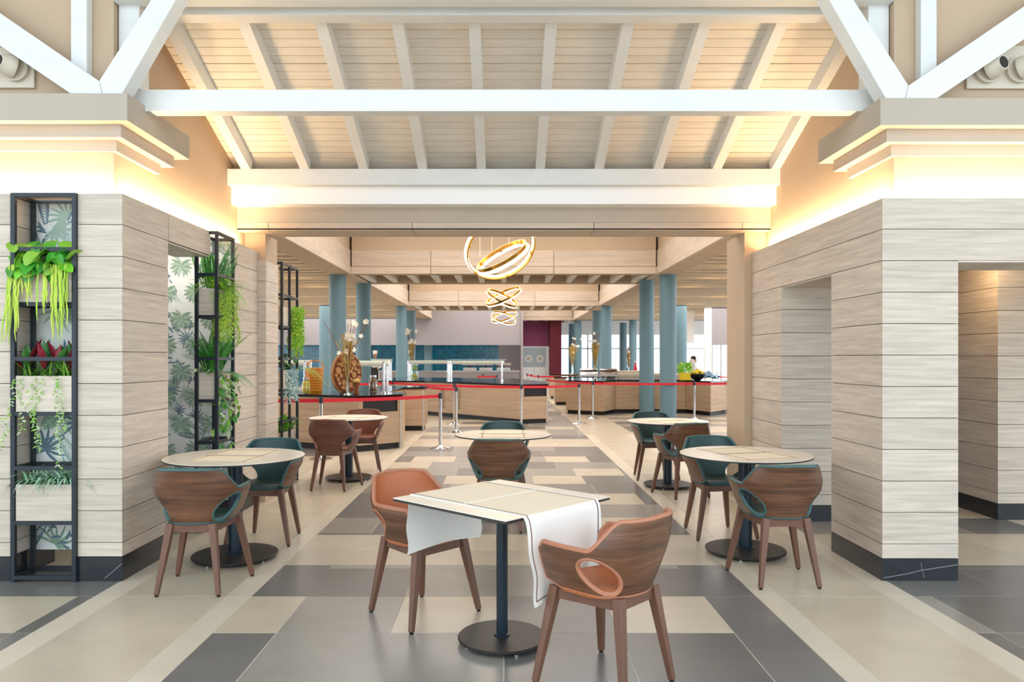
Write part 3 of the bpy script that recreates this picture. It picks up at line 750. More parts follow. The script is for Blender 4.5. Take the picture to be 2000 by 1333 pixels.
# wallpaper
def wallpaper(name, x0, x1, y, z0, z1, label, pal, n, seed, big):
    r = empty(name, ((x0+x1)/2, y, z0), label=label, cat='wallpaper'); W_, H_ = x1-x0, z1-z0
    MB().box(-W_/2, W_/2, 0, .012, 0, H_).build('panel', 'paper', r); rd = random.Random(seed); q = MB(); cnt = [0]
    def bl(cx, cz, a, L_, wd, mi, bend=.3):
        cnt[0] += 1; yy = -.0008-cnt[0]*.0000015*1; V = []; F = []; sg = 4
        for i in range(sg+1):
            t = i/sg; an = a+bend*t; ww = wd*math.sin(math.pi*(t*.9+.06))/2
            px, pz = cx+math.cos(an)*L_*t, cz+math.sin(an)*L_*t; nx, nz = -math.sin(an), math.cos(an)
            for s in (-1, 1): V.append((min(W_/2, max(-W_/2, px+nx*ww*s)), yy, min(H_, max(0, pz+nz*ww*s))))
        for i in range(sg): F.append((2*i, 2*i+1, 2*i+3, 2*i+2))
        q.add(V, F, mi)
    for k in range(n):
        cx, cz = rd.uniform(-W_/2, W_/2), rd.uniform(0, H_); kind = rd.random(); mi = rd.randrange(5)
        if kind < .45:
            a0 = rd.uniform(0, 6.28)
            for i in range(9): bl(cx, cz, a0+i*.42-1.7, big*rd.uniform(.7, 1.1), big*.13, mi, .25)
        elif kind < .75:
            a0 = rd.uniform(0, 6.28)
            for i in range(12):
                t = i/12; bx_, bz_ = cx+math.cos(a0)*big*1.6*t, cz+math.sin(a0)*big*1.6*t
                for s in (-1, 1): bl(bx_, bz_, a0+s*.9, big*.55*math.sin(math.pi*(t*.8+.15)), big*.06, mi, -s*.4)
        else:
            for i in range(5): bl(cx+rd.uniform(-.03, .03), cz+rd.uniform(-.03, .03), rd.uniform(0, 6.28), big*.5, big*.12, 3)
    if big < .13:
        row_ = 0; z = .1
        while z < H_:
            for xx in [(-W_/2+.12+.27*i+(row_ % 2)*.13) for i in range(5)]:
                for i in range(13):
                    a = R(90)+(i-6)*.40; bl(xx, z+.1, a, .115-.004*abs(i-6), .030, 0 if i % 2 else 1, .5*(1 if i < 6 else -1)*-1)
            z += .24; row_ += 1
    q.build('printed_leaves', pal, r, fix=False)['kind'] = 'stuff'
    return r
wallpaper('wallpaper_panel', -3.205, -2.775, 5.08, .14, 2.53, 'large leaf wallpaper panel in the niche behind the left edge shelf', ['w1', 'w2', 'w5', 'w4', 's1'], 60, 11, .16)
wallpaper('wallpaper_panel', -3.6, -2.482, 6.765, .16, 2.52, 'palm print wallpaper on the pier behind the middle steel shelf', ['w1', 'w2', 'w3', 'w4', 'w5'], 150, 12, .10)

rd = random.Random(21)
# box 1: broad leaves and yellow green tassels
r, hx, hy, h = planter(-3.155, -2.795, 4.80, 5.0, 1.813, 2.05, 'top planter of the left edge shelf with broad leaves and yellow green tassels')
LB = [leaf_mesh('broad_leaf_'+c, .115, .085, c, .35, 5, .12, .6) for c in ('g1', 'g2', 'g5', 'g4')]
for i in range(84):
    px = rd.uniform(-hx-.01, hx)
    if i % 2: az, el = rd.uniform(-2.6, -.5), rd.uniform(-1.1, -.1)
    else: az, el = rd.uniform(.3, 2.8), rd.uniform(.7, 1.3)
    put_leaf(rd.choice(LB), r, (px, rd.uniform(-hy-.03, hy*.2), h+rd.uniform(-.03, .10)), az, el, rd.uniform(-.6, .6), rd.uniform(.7, 1.1))
for i in range(5): put_leaf(LB[1], r, (rd.uniform(-hx, hx*.5), 0, h+.12), rd.uniform(-3, 0), rd.uniform(-.1, .6), 0, .8)
q = MB()
for x0, n, L_ in ((-.17, 13, .52), (-.10, 7, .30), (.02, 9, .38), (.10, 11, .50), (.14, 7, .45)):
    for k in range(n):
        a = Vector((x0+rd.uniform(-.03, .03), -hy-.02-rd.uniform(0, .03), h)); pts = [a]; L2 = L_*rd.uniform(.55, 1); dx = rd.uniform(-.06, .03) if x0 < -.1 else rd.uniform(-.03, .03)
        for j in range(1, 9): pts.append(a+Vector((dx*j/8+rd.uniform(-.006, .006), -.01*j/8, -L2*j/8)))
        q.tube(pts, [.004]+[.0055]*6+[.004, .002], 5, mi=rd.choice((0, 0, 1)))
q.build('hanging_tassels', ['y1', 'g3'], r)['kind'] = 'stuff'
# box 2: red tipped blades and string vines
r, hx, hy, h = planter(-3.155, -2.795, 4.80, 5.0, 1.103, 1.335, 'middle planter of the left edge shelf with red tipped spiky leaves')
q = MB()
for i in range(190):
    a = rd.uniform(0, 6.28); e = rd.uniform(.25, 1.3); q_ = (rd.uniform(-hx*.9, hx*.9), rd.uniform(-hy*.6, hy*.2), h-.02)
    blade(q, q_, (math.cos(a), math.sin(a)*.7, e), rd.uniform(.17, .27), .013, .35, rd.choice((0, 2, 1, 2)))
q.build('grass_blades', ['g4', 'd1', 'g5'], r)['kind'] = 'stuff'
SP = leaf_mesh('spiky_red', .17, .045, 'r1', -.12, 4, .5, .8); SG = leaf_mesh('spiky_green', .16, .045, 'd1', -.12, 4, .5, .8)
for cx in (-.15, -.04, .05, .13):
    for k in range(5):
        a = rd.uniform(0, 6.28); put_leaf(SP if k % 3 == 0 else SG, r, (cx, -.03, h+.03), a, rd.uniform(.6, 1.4), 0, rd.uniform(1.0, 1.4), 'spiky_leaf')
put_leaf(SP, r, (-.16, -.04, h+.02), math.pi, .6, 0, 1.1, 'spiky_leaf')
q = MB()
for x0, L_ in ((-.17, .52), (-.15, .36), (-.06, .42), (-.03, .50), (0, .3), (.11, .58), (.12, .35)):
    vine(q, (x0, -hy-.02, h), L_, rd, .03, .011, .018, drift=(-.002 if x0 < -.1 else 0, 0))
q.build('trailing_vines', ['g6', 'g5'], r)['kind'] = 'stuff'
# box 3: striped spider plants
r, hx, hy, h = planter(-3.155, -2.795, 4.80, 5.0, .397, .632, 'bottom planter of the left edge shelf with striped spider plants')
q = MB()
for cx in (-.12, -.05, .02, .08, .12):
    for i in range(46):
        a = rd.uniform(0, 6.28); p = (cx+rd.uniform(-.02, .02), rd.uniform(-.05, .02), h-.01); d = (math.cos(a), math.sin(a)*.8, rd.uniform(.5, 1.6)); L_ = rd.uniform(.18, .32); dr = rd.uniform(.4, 1.0)
        blade(q, p, d, L_, .021, dr, 0 if i % 2 else 1); blade(q, (p[0], p[1]-.0015, p[2]+.0015), d, L_, .009, dr, 2)
q.build('striped_blades', ['s1', 'g4', 's2'], r)['kind'] = 'stuff'
# shelf 2
r, hx, hy, h = planter(-2.585, -2.43, 6.27, 6.60, 1.813, 2.04, 'upper planter of the middle shelf with drooping light green fern')
q = MB()
for i in range(75):
    a = rd.uniform(-1.9, 1.0); frond(q, (rd.uniform(-.03, .06), rd.uniform(-.14, .12), h), (math.cos(a), math.sin(a)*.6, rd.uniform(.3, 1.2)), rd.uniform(.25, .42), rd.uniform(.5, 1.3), rd, .035, (0, 1, 2), .012, .006)
for i in range(30):
    x0, y0 = rd.uniform(.05, .18), rd.uniform(-.16, .12); vine(q, (x0, y0, h-.02), rd.uniform(.25, .45), rd, .035, .008, .010, (0, 3, 3), wob=.006)
q.build('asparagus_fern', ['g5', 'g1', 'g3', 'y1'], r)['kind'] = 'stuff'
q = MB()
for i in range(20):
    a = rd.uniform(0, 6.28); frond(q, (rd.uniform(-.05, .05), rd.uniform(-.12, .12), h), (math.cos(a)*.45, math.sin(a)*.45, 1), rd.uniform(.32, .48), .1, rd, .04, (0, 1))
q.build('sword_fern', ['d1', 'g4'], r)['kind'] = 'stuff'
r, hx, hy, h = planter(-2.585, -2.43, 6.27, 6.60, 1.103, 1.325, 'lower planter of the middle shelf with upright fern and variegated trailing vine')
q = MB()
for i in range(28):
    a = rd.uniform(0, 6.28); frond(q, (rd.uniform(-.05, .05), rd.uniform(-.12, .12), h), (math.cos(a)*.45, math.sin(a)*.45, 1), rd.uniform(.32, .5), .15, rd, .04, (0, 1))
frond(q, (.05, 0, h+.1), (.9, 0, 1), .42, .15, rd, .035, (1,))
for i in range(7): frond(q, (.05, rd.uniform(-.1, .1), h), (1, rd.uniform(-.3, .3), .3), .33, .7, rd, .035, (0, 1))
q.build('sword_fern', ['d1', 'g2'], r)['kind'] = 'stuff'
VL = [leaf_mesh('variegated_leaf_'+c, .07, .036, c, .3, 3, .2, .7) for c in ('g5', 'g6', 'g4')]
for x0, y0, L_ in ((.10, -.15, .62), (.13, -.05, .50), (.11, .05, .72), (.15, .1, .4), (.12, -.1, .3), (-.06, -.17, .06)):
    n = int(L_/.022)
    for i in range(n):
        put_leaf(rd.choice(VL), r, (x0+rd.uniform(-.02, .02)+.02*math.sin(i*.5), y0+rd.uniform(-.02, .02), h-.01-i*.022), rd.uniform(-3.14, 3.14), rd.uniform(-1.3, -.2), rd.uniform(-.5, .5), rd.uniform(.7, 1.1))
for i in range(14): put_leaf(rd.choice(VL), r, (rd.uniform(-.09, .06), -hy+rd.uniform(-.02, .05), h+rd.uniform(0, .05)), rd.uniform(-3.14, 0), rd.uniform(-.4, .6))
# shelf 3
r, hx, hy, h = planter(-2.635, -2.475, 8.26, 8.85, 1.813, 2.03, 'upper planter of the farthest shelf with yellow green hanging plant')
q = MB()
for i in range(26):
    vine(q, (rd.uniform(.05, .20), rd.uniform(.02, .22), h+rd.uniform(-.02, .04)), rd.uniform(.35, .6), rd, .04, .014, .014, (0, 1, 2), wob=.010)
q.build('hanging_foliage', ['y1', 'g3', 'g1'], r)['kind'] = 'stuff'
r, hx, hy, h = planter(-2.635, -2.475, 8.26, 8.85, 1.103, 1.315, 'middle planter of the farthest shelf with dark red leaves and grey trailing plant')
RL = [leaf_mesh('mottled_leaf_'+c, .09, .06, c, .3, 3, .2, .7) for c in ('m1', 'g4', 'g6', 'd1')]
for i in range(56):
    put_leaf(rd.choice(RL), r, (rd.uniform(-hx, hx+.04), rd.uniform(-hy, hy*.5), h+rd.uniform(0, .15)), rd.uniform(-3.14, 3.14), rd.uniform(-.3, .9), rd.uniform(-.4, .4), rd.uniform(.7, 1.2))
q = MB()
for i in range(26): vine(q, (rd.uniform(.08, .15), rd.uniform(-hy, hy*.6), h+.02), rd.uniform(.2, .42), rd, .024, .02, .018, (0, 1), wob=.008)
q.build('grey_trailing_vines', ['b1', 's2'], r)['kind'] = 'stuff'
q = MB()
for i in range(9): frond(q, (.08, rd.uniform(.1, hy), h), (1, rd.uniform(-.2, .5), .5), rd.uniform(.3, .5), .9, rd, .04, (0, 1), .012, .007)
q.build('feathery_fern', ['g5', 'g1'], r)['kind'] = 'stuff'
r, hx, hy, h = planter(-2.635, -2.475, 8.26, 8.85, .397, .615, 'bottom planter of the farthest shelf with bright green leaves behind the teal chair')
BL = [leaf_mesh('glossy_leaf_'+c, .2, .08, c, .15, 4, .2, .7) for c in ('g1', 'g2')]
for i in range(14): put_leaf(rd.choice(BL), r, (rd.uniform(-hx, hx), rd.uniform(-hy, 0), h), rd.uniform(-3.14, 3.14), rd.uniform(.8, 1.4), 0, rd.uniform(.8, 1.3))
q = MB()
for i in range(150):
    a = rd.uniform(-1.8, 1.8); blade(q, (rd.uniform(-hx, hx), rd.uniform(-hy, hy), h), (math.cos(a), math.sin(a), rd.uniform(.5, 1.5)), rd.uniform(.18, .36), .012, .35, rd.choice((0, 1, 2)))
q.build('grass_blades', ['d1', 'g2', 'g5'], r)['kind'] = 'stuff'

# ---------------------------------------------------------------- chandeliers
def ring_basis(n):
    n = Vector(n).normalized(); a = n.cross(Vector((0, 1, 0)));
    if a.length < .1: a = n.cross(Vector((1, 0, 0)))
    a.normalize(); return n, a, n.cross(a)
def chandelier(c, rings, label, ztop, wires):
    r = empty('ring_chandelier', c, label=label, cat='chandelier', group='brass ring chandeliers')
    for off, rad, nv, h in rings:
        n, a, b = ring_basis(nv); off = Vector(off); V = []; F = []; K = 72
        for i in range(K):
            t = 2*math.pi*i/K; d = a*math.cos(t)+b*math.sin(t)
            for rr_, hh in ((rad, -h/2), (rad, h/2), (rad-.022, h/2), (rad-.022, -h/2)): V.append(off+d*rr_+n*hh)
        for i in range(K):
            for j in range(4): F.append((i*4+j, i*4+(j+1) % 4, ((i+1) % K)*4+(j+1) % 4, ((i+1) % K)*4+j))
        g = MB().add(V, F).build('brass_ring', 'gold', r, smooth=True)
        MB().tube([off+(a*math.cos(2*math.pi*i/K)+b*math.sin(2*math.pi*i/K))*(rad-.008)-n*(h/2+.008) for i in range(K)], .030*(1 if c[1] < 20 else .62), 8, closed=True).build('light_strip', 'led', g, smooth=True)
        for k in range(6):
            t = 2*math.pi*k/6+.4; d = a*math.cos(t)+b*math.sin(t); MB().bar(off+d*(rad-.03)-n*h/2, off+d*(rad-.03)+n*h/2, .05, .02, up=d).build('clip', 'gold', g)
    for x, y, z in wires: MB().tube([(x, y, z), (x, y, ztop-c[2])], .003, 5).build('hanging_wire', 'dwhite', r)
chandelier((-.03, 12.75, 3.30), [((-.02, .0, .02), .62, (-.30, .80, -.62) if 0 else (.28, -.62, -.60), .07), ((.0, 0, -.10), .48, (-.47, -.36, .80), .085)],
    'nearest and largest ring chandelier hanging in the first ceiling recess', 4.98, ((-.38, 0, -.1), (-.18, 0, 0), (.12, 0, .1)))
chandelier((-.03, 24.3, 3.42), [((.02, 0, .06), .62, (-.42, -.30, .86), .085), ((-.02, 0, .0), .56, (.45, -.3, .84), .085)], 'middle ring chandelier of crossed rings between the ribbed beams', 4.98, ((.1, 0, .1), (.1, 0, -.1)))
chandelier((0, 34.4, 3.33), [((.0, 0, .06), .62, (-.30, -.35, .9), .085), ((.0, 0, .0), .60, (.30, -.42, .86), .085)], 'smallest, farthest ring chandelier near the purple wall', 4.98, ((.1, 0, .1), (-.2, 0, .1)))
# ---------------------------------------------------------------- buffet counters
def inset(poly, d):
    n = len(poly); A = sum(poly[i][0]*poly[(i+1) % n][1]-poly[(i+1) % n][0]*poly[i][1] for i in range(n)); s = 1 if A > 0 else -1; out = []
    for i in range(n):
        p, q, r_ = Vector(poly[i-1]), Vector(poly[i]), Vector(poly[(i+1) % n]); a = (q-p).normalized(); b = (r_-q).normalized()
        na, nb = Vector((-a.y, a.x))*s, Vector((-b.y, b.x))*s; m = (na+nb); m = m/max(.25, m.dot(na)) if m.length > .01 else na
        out.append((q.x+m.x*d, q.y+m.y*d))
    return out
def counter(poly, label, h=.87, wood='oak', slab='stone', grills=(), niches=(), trims=()):
    r = empty('buffet_counter', (poly[0][0], poly[0][1], 0), label=label, cat='counter', group='buffet counters')
    ox, oy = poly[0]; P = [(x-ox, y-oy) for x, y in poly]; n = len(P)
    MB().prism(inset(P, .05), 0, .10).build('plinth', 'black', r)
    MB().prism(inset(P, .02), .10, h-.03).build('carcass', 'black', r)
    MB().prism(inset(P, -.02), h-.035, h).build('worktop', slab, r)
    A = sum(P[i][0]*P[(i+1) % n][1]-P[(i+1) % n][0]*P[i][1] for i in range(n)); s = 1 if A > 0 else -1
    for i in range(n):
        a, b = Vector(P[i]), Vector(P[(i+1) % n]); L_ = (b-a).length; d = (b-a)/L_; nn = Vector((d.y, -d.x))*s
        if L_ < .15: continue
        def slabp(u0, u1, z0, z1, m, name, out=0.0, th=.02, par=r):
            c0, c1 = a+d*u0, a+d*u1; o0 = nn*out; ii = -nn*th
            V = [(*(c0+o0), z0), (*(c1+o0), z0), (*(c1+ii+o0), z0), (*(c0+ii+o0), z0), (*(c0+o0), z1), (*(c1+o0), z1), (*(c1+ii+o0), z1), (*(c0+ii+o0), z1)]
            return MB().add(V, [(0, 1, 2, 3), (4, 7, 6, 5), (0, 4, 5, 1), (1, 5, 6, 2), (2, 6, 7, 3), (3, 7, 4, 0)]).build(name, m, par)
        nic = [q for q in niches if q[0] == i]
        if nic:
            _, u0, u1 = nic[0]
            pn = slabp(.003, L_-.003, .10, .60, wood, 'front_panel')
            if u0 > .02: slabp(.003, u0, .603, h-.037, wood, 'front_panel')
            if u1 < L_-.02: slabp(u1, L_-.003, .603, h-.037, wood, 'front_panel')
        else:
            zz = [.10, .10+(h-.14)/2, h-.037]
            pn = slabp(.003, L_-.003, .10, h-.037, wood, 'front_panel')
        for g in grills:
            if g[0] == i:
                q = MB()
                for zi in range(17):
                    for k in range(int((g[2]-g[1])/.035)):
                        u = g[1]+k*.035+(zi % 2)*.017; c0 = a+d*u+nn*.002; c1 = a+d*(u+.026)+nn*.002; z = .22+zi*.03
                        q.add([(*c0, z), (*c1, z), (*c1, z+.012), (*c0, z+.012)], [(0, 1, 2, 3)])
                q.build('vent_slots', 'black', pn, fix=False)['kind'] = 'stuff'
        if i in trims: slabp(L_-.03, L_+.0, .02, h-.037, 'grey', 'corner_trim', out=.006, th=.012)
    return r
counter([(-5.2, 13.4), (-3.3, 11.95), (-2.24, 11.43), (-1.65, 11.95), (-1.65, 12.4), (-2.0, 12.8), (-2.0, 14.8), (-1.59, 14.8), (-1.59, 15.5), (-2.9, 15.5), (-2.9, 12.95), (-3.5, 12.85), (-4.8, 14.0)],
    'nearest angled buffet counter at the left with the log slice disc on it', niches=((2, .08, .72),), trims=(2, 6))
counter([(-3.4, 19.2), (-2.0, 18.9), (.41, 16.35), (.98, 16.6), (1.03, 18.2), (.2, 21.5), (-3.2, 22.5)], 'central buffet counter with vent grills under the steel warming gantries',
    niches=((2, .04, .60),), grills=((1, .62, .80), (1, 1.12, 1.42), (0, 1.2, 1.4)), trims=(2,))
counter([(1.62, 19.4), (2.5, 18.75), (2.95, 19.6), (4.8, 19.6), (5.18, 18.6), (5.8, 19.4), (8.6, 21.0), (8.6, 22.0), (1.9, 22.0)], 'long angled buffet counter at the right, partly behind the blue columns', trims=(4,))
counter([(1.58, 22.9), (4.6, 22.9), (4.6, 23.7), (1.58, 23.7)], 'small counter behind the left end of the right buffet counter')
counter([(1.66, 26.4), (6.4, 26.4), (6.4, 27.2), (1.66, 27.2)], 'farther counter behind the small one, carrying the left dried flowers')
counter([(-12, 14.5), (-5.6, 14.5), (-5.6, 15.3), (-12, 15.3)], 'buffet counter end at the far left behind the plant shelf')
k = counter([(-9, 33.5), (.7, 33.5), (.7, 34.4), (-9, 34.4)], 'pale kitchen counter before the teal tiled wall', wood='greywall', slab='steel')
# ---------------------------------------------------------------- stanchions and belts
def stanchion(x, y, label, to=None, cat='stanchion', h=.89, sag=.012):
    r = empty('stanchion', (x, y, 0), label=label, cat=cat, group='chrome stanchions with red belts')
    MB().lathe([(.165, 0), (.168, .006), (.15, .014), (.06, .026), (.035, .05)], 32).build('base', 'chrome', r, smooth=True)
    MB().lathe([(.026, .03), (.026, h-.09)], 16).build('post', 'chrome', r, smooth=True)
    MB().lathe([(.031, h-.09), (.031, h-.01), (.026, h)], 16).build('belt_head', 'metal', r, smooth=True)
    if to:
        a = Vector((0, 0, h-.05)); b = Vector((to[0]-x, to[1]-y, h-.05)); q = MB(); V = []; F = []; K = 10; L_ = (b-a).length
        for i in range(K+1):
            t = i/K; c = a.lerp(b, t); c.z -= sag*L_*4*t*(1-t)*.5; V += [(c.x, c.y, c.z-.026), (c.x, c.y, c.z+.026)]
        nn = (b-a).cross(Vector((0, 0, 1))).normalized()*.0015
        F = [(2*i, 2*i+1, 2*i+3, 2*i+2) for i in range(K)]; m = len(V)
        V2 = [(v[0]+nn.x, v[1]+nn.y, v[2]) for v in V]; q.add(V+V2, F+[tuple(j+m for j in f[::-1]) for f in F]); q.build('belt', 'belt', r)
def fx(px, d): return FX(px, d), d
S1 = fx(627, 10.67); S2 = fx(860, 11.95); S3 = fx(887.5, 16.3); S4 = fx(891, 14.5); S5 = fx(1018, 15.7); S6 = fx(1131, 16.4); S7 = fx(1157.5, 17.9); S8 = fx(1356, 17.7); S9 = fx(767, 18.2)
stanchion(*S1, 'nearest left stanchion, between the plant shelf and the rear left table', (-4.9, 11.2))
stanchion(*S2, 'tall chrome stanchion standing alone in front of the left buffet counter', S1)
stanchion(*S4, 'stanchion on the floor before the vent grills, nearer of the close pair', fx(806, 16.4))
stanchion(*S3, 'stanchion before the vent grills, farther of the close pair', S9)
stanchion(*S9, 'stanchion seen over the left buffet counter between the two left columns', fx(690, 17.2))
stanchion(*S5, 'stanchion at the corner of the central counter beside its dark niche', S3)
stanchion(*S6, 'stanchion standing before the left end of the right buffet counter', S5)
stanchion(*S7, 'stanchion just right of the one before the right buffet counter', fx(1067, 20.5))
stanchion(*S8, 'stanchion behind the rear right table, under the yellow pot', S7)
stanchion(*fx(1432, 17.9), 'stanchion just hidden by the right plaster column', S8)
F1, F2, F3 = fx(1030, 27), fx(1038, 26), fx(1051, 24.5)
stanchion(*F1, 'small far stanchion in front of the double doors, leftmost of three', None); stanchion(*F2, 'small far stanchion in front of the double doors, middle one of three', F1); stanchion(*F3, 'small far stanchion in front of the double doors, rightmost of three', F2)
stanchion(*fx(1123, 24.5), 'far stanchion behind the right buffet counter under the dried flowers', F3)
stanchion(*fx(970, 24.5), 'small far stanchion seen over the central counter, right of two', fx(932, 24.5)); stanchion(*fx(943, 26), 'small far stanchion seen over the central counter, left of two')
stanchion(*fx(1404, 23.5), 'small far stanchion beside the glass door at the right', fx(1440, 23.5))
# ---------------------------------------------------------------- food warming gantries
def gantry(x0, x1, y, label, z=1.36, dz=.87, yaw=0, glass=True):
    r = empty('warming_gantry', ((x0+x1)/2, y, dz), yaw, label, 'sneeze guard', 'steel gantries over the buffet'); L_ = (x1-x0)/2; h = z-dz
    for s in (-1, 1):
        for yy in (-.18, .18):
            MB().tube([(s*(L_-.06), yy, 0), (s*(L_-.06), yy, h)], .022, 12).build('post', 'chrome', r, smooth=True)
            MB().lathe([(.04, 0), (.04, .012)], 14).build('foot', 'chrome', r, loc=(s*(L_-.06), yy, 0))
    MB().tube([(-L_, 0, h-.02), (L_, 0, h-.02)], .048, 16).build('lamp_housing', 'heat', r, smooth=True)
    MB().box(-L_-.04, L_+.04, -.3, .3, h+.05, h+.06).build('glass_shelf', 'glass2', r)
    for s in (-1, 1): MB().bar((s*(L_-.06), -.18, h), (s*(L_-.06), .18, h), .03, .03).build('bracket', 'chrome', r)
gantry(FX(795, 20), FX(880, 20), 20.0, 'left warming gantry on the central counter'); gantry(FX(876, 19.2), FX(985, 19.2), 19.2, 'right warming gantry on the central counter')
gantry(-4.5, -3.30, 12.72, 'warming gantry at the left edge of the hall behind the far plant shelf', z=1.39); gantry(-2.72, -1.92, 12.42, 'warming gantry on the left counter beside the nut jar', z=1.38)
gantry(-4.6, -3.1, 16.7+3.9, 'warming gantry between the two left columns', z=1.40)
# ---------------------------------------------------------------- things on the counters
T = .87
def thing(name, x, y, label, cat, z=T, group=None): return empty(name, (x, y, z), label=label, cat=cat, group=group)
# log slice disc
dx, dy = FX(677, 12.1), 12.1
r = thing('log_slice_disc', dx, dy, 'upright round disc of cut log slices behind the tall glass vase', 'decoration'); r.rotation_euler = (0, 0, R(58))
q = MB(); V = []; K = 40
MB().tube([(0, -.03, .335), (0, .03, .335)], .315, K).build('disc', 'bark', r, smooth=True)
MB().tube([(0.325*math.cos(2*math.pi*i/K), 0, .335+.325*math.sin(2*math.pi*i/K)) for i in range(K)], .022, 8, closed=True).build('rim', 'wood2', r, smooth=True)
rq = random.Random(9); pts = []
for t in range(4000):
    a, b = rq.uniform(-.3, .3), rq.uniform(-.3, .3); s = rq.uniform(.028, .062)
    if math.hypot(a, b)+s < .31 and all(math.hypot(a-p[0], b-p[1]) > s+p[2] for p in pts): pts.append((a, b, s))
for a, b, s in pts:
    for g in (-1,): MB().tube([(a, g*.03, .335+b), (a, g*(.045+rq.uniform(0, .01)), .335+b)], s, 9).build('log_slice', 'wood2', r)
MB().box(-.1, .1, -.06, .06, 0, .03).build('stand', 'metal', r)
def stems(q, rd, n, h, spread, mi=0, r0=.004):
    E_ = []
    for i in range(n):
        a = rd.uniform(0, 6.28); s = rd.uniform(.1, 1)*spread; p = [(0, 0, 0)]
        for j in range(1, 6): t = j/5; p.append((math.cos(a)*s*t*t+rd.uniform(-.01, .01), math.sin(a)*s*t*t*.6, h*t*rd.uniform(.93, 1.0)))
        q.tube(p, r0, 4, mi=mi, caps=False); E_.append(p)
    return E_
def vase_flowers(x, y, z, hv, hf, label, seed, petals=26, straw=14, vr=.05, spread=.2, tall=False):
    r = empty('flower_vase', (x, y, z), label=label, cat='flower vase', group='tall vases of flowers on the buffet'); rd = random.Random(seed)
    MB().lathe([(vr*1.5, 0), (vr*1.4, .012), (vr*.45, .03), (vr*.42, hv*.4), (vr*.7, hv*.8), (vr, hv)], 20).build('vase', 'glass2', r, smooth=True)
    MB().lathe([(vr*1.4, 0), (vr*1.3, .01), (vr*.3, .035), (vr*.22, hv*.55)], 14).build('vase_stem', 'chrome', r, smooth=True)
    q = MB(); E_ = stems(q, rd, 9, hf, spread); stems(q, rd, straw, hf*.75, spread*.5, 1, .006)
    q.build('stems', ['bark', 'straw'], r)['kind'] = 'stuff'
    fl = MB()
    for f in range(5):
        V = (0, 0, 0); a = 2*math.pi*f/5; quadleaf(fl, V, (math.cos(a), -.25, math.sin(a)), .05, .045, 0, up=(0, -1, 0))
    fl.add([(-.008, -.012, 0), (.008, -.012, 0), (0, -.012, .012)], [(0, 1, 2)], 0)
    me = fl.build('blossom', 'petal', r, fix=False)
    me.location = (0, -.02, hf*.8)
    for i in range(petals):
        p = rd.choice(E_)[rd.choice((3, 4, 4, 5, 5))]; o = link('blossom', me.data, r, (p[0]+rd.uniform(-.02, .02), p[1]-.02, p[2]+rd.uniform(-.03, .03))); o.rotation_euler = (rd.uniform(-.6, .6), rd.uniform(0, 3), rd.uniform(-.8, .8)); o.scale = (rd.uniform(.6, 1.15),)*3
    q = MB()
    for i in range(110):
        t = rd.uniform(.45, .92); a = rd.uniform(0, 6.28); quadleaf(q, (math.cos(a)*spread*.22*t, math.sin(a)*.05, hf*t*.85), (rd.uniform(-.6, .6), 0, 1), rd.uniform(.04, .08), .012)
    q.build('dried_leaves', 'straw', r)['kind'] = 'stuff'
vase_flowers(FX(679, 11.85), 11.85, T, .62, 1.20, 'tall glass vase of white orchids in front of the log slice disc', 1, 38, 14, .05, .42)
vase_flowers(FX(804, 20.4), 20.4, T, .62, 1.35, 'vase of white and yellow orchids behind the central counter, beside the left column', 2, 34, 20, .08, .22)
vase_flowers(FX(1163, 19.9), 19.9, T, .55, 1.30, 'vase of tall dried grasses between the two right columns of the background', 3, 10, 36, .07, .32)
vase_flowers(FX(1118, 26.8), 26.8, T, .70, 1.35, 'farther vase of dried grass and white blossoms right of the maroon pillar', 4, 14, 30, .09, .5)
vase_flowers(FX(1226, 27), 26.8, T, .5, 1.0, 'thin vase with bare twigs at the foot of a far right column', 5, 4, 6, .06, .2)
def jar(x, y, rad, h, fill, label, z=T, lid='steel'):
    r = thing('glass_jar', x, y, label, 'jar', z); MB().lathe([(rad*.9, 0), (rad, .02), (rad, h*.8), (rad*.7, h*.92), (rad*.7, h)], 20).build('glass', 'glass2', r, smooth=True)
    MB().lathe([(rad*.86, .01), (rad*.93, .03), (rad*.93, h*.75), (rad*.6, h*.86)], 20).build('contents', fill, r, smooth=True); MB().lathe([(rad*.74, h), (rad*.74, h+.025)], 20).build('lid', lid, r); return r
jar(FX(726, 12.6), 12.75, .075, .26, 'nuts', 'glass jar of brown nuts beside the right post of the left gantry')
r = thing('dessert_cup', FX(695, 11.8), 11.85, 'brown cup with pale scoop standing right of the log slice disc', 'cup')
MB().lathe([(.04, 0), (.045, .01), (.035, .08), (.045, .13), (.062, .2)], 18).build('cup', 'nuts', r, smooth=True); MB().lathe([(.062, .198), (.06, .225), (.03, .25), (.005, .255)], 18).build('scoop', 'straw', r, smooth=True)
r = thing('wicker_basket', FX(607, 12.3), 12.55, 'amber wicker bread basket lit from above at the left buffet', 'basket')
MB().lathe([(.12, 0), (.13, .03), (.15, .42)], 20).build('basket', 'amber', r, smooth=True)
for i in range(9): MB().tube([((.128+.0022*i)*math.cos(t*math.pi/12), (.128+.0022*i)*math.sin(t*math.pi/12), .04+.045*i) for t in range(24)], .008, 6, closed=True).build('woven_band', 'amber', r)
MB().tube([(.15*math.cos(t), 0, .42+.12*math.sin(t)) for t in [math.pi*i/12 for i in range(13)]], .01, 6).build('handle', 'amber', r)
jar(FX(597, 12.1), 12.12, .065, .24, 'lemon', 'jar of yellow preserves in front of the amber basket')
r = thing('fruit_tower', FX(806, 19.2), 19.6, 'glass tower of lemons and green fruit under the left gantry', 'fruit display')
MB().lathe([(.10, 0), (.11, .02), (.11, .22), (.07, .25), (.09, .28), (.09, .42)], 20).build('glass', 'glass2', r, smooth=True)
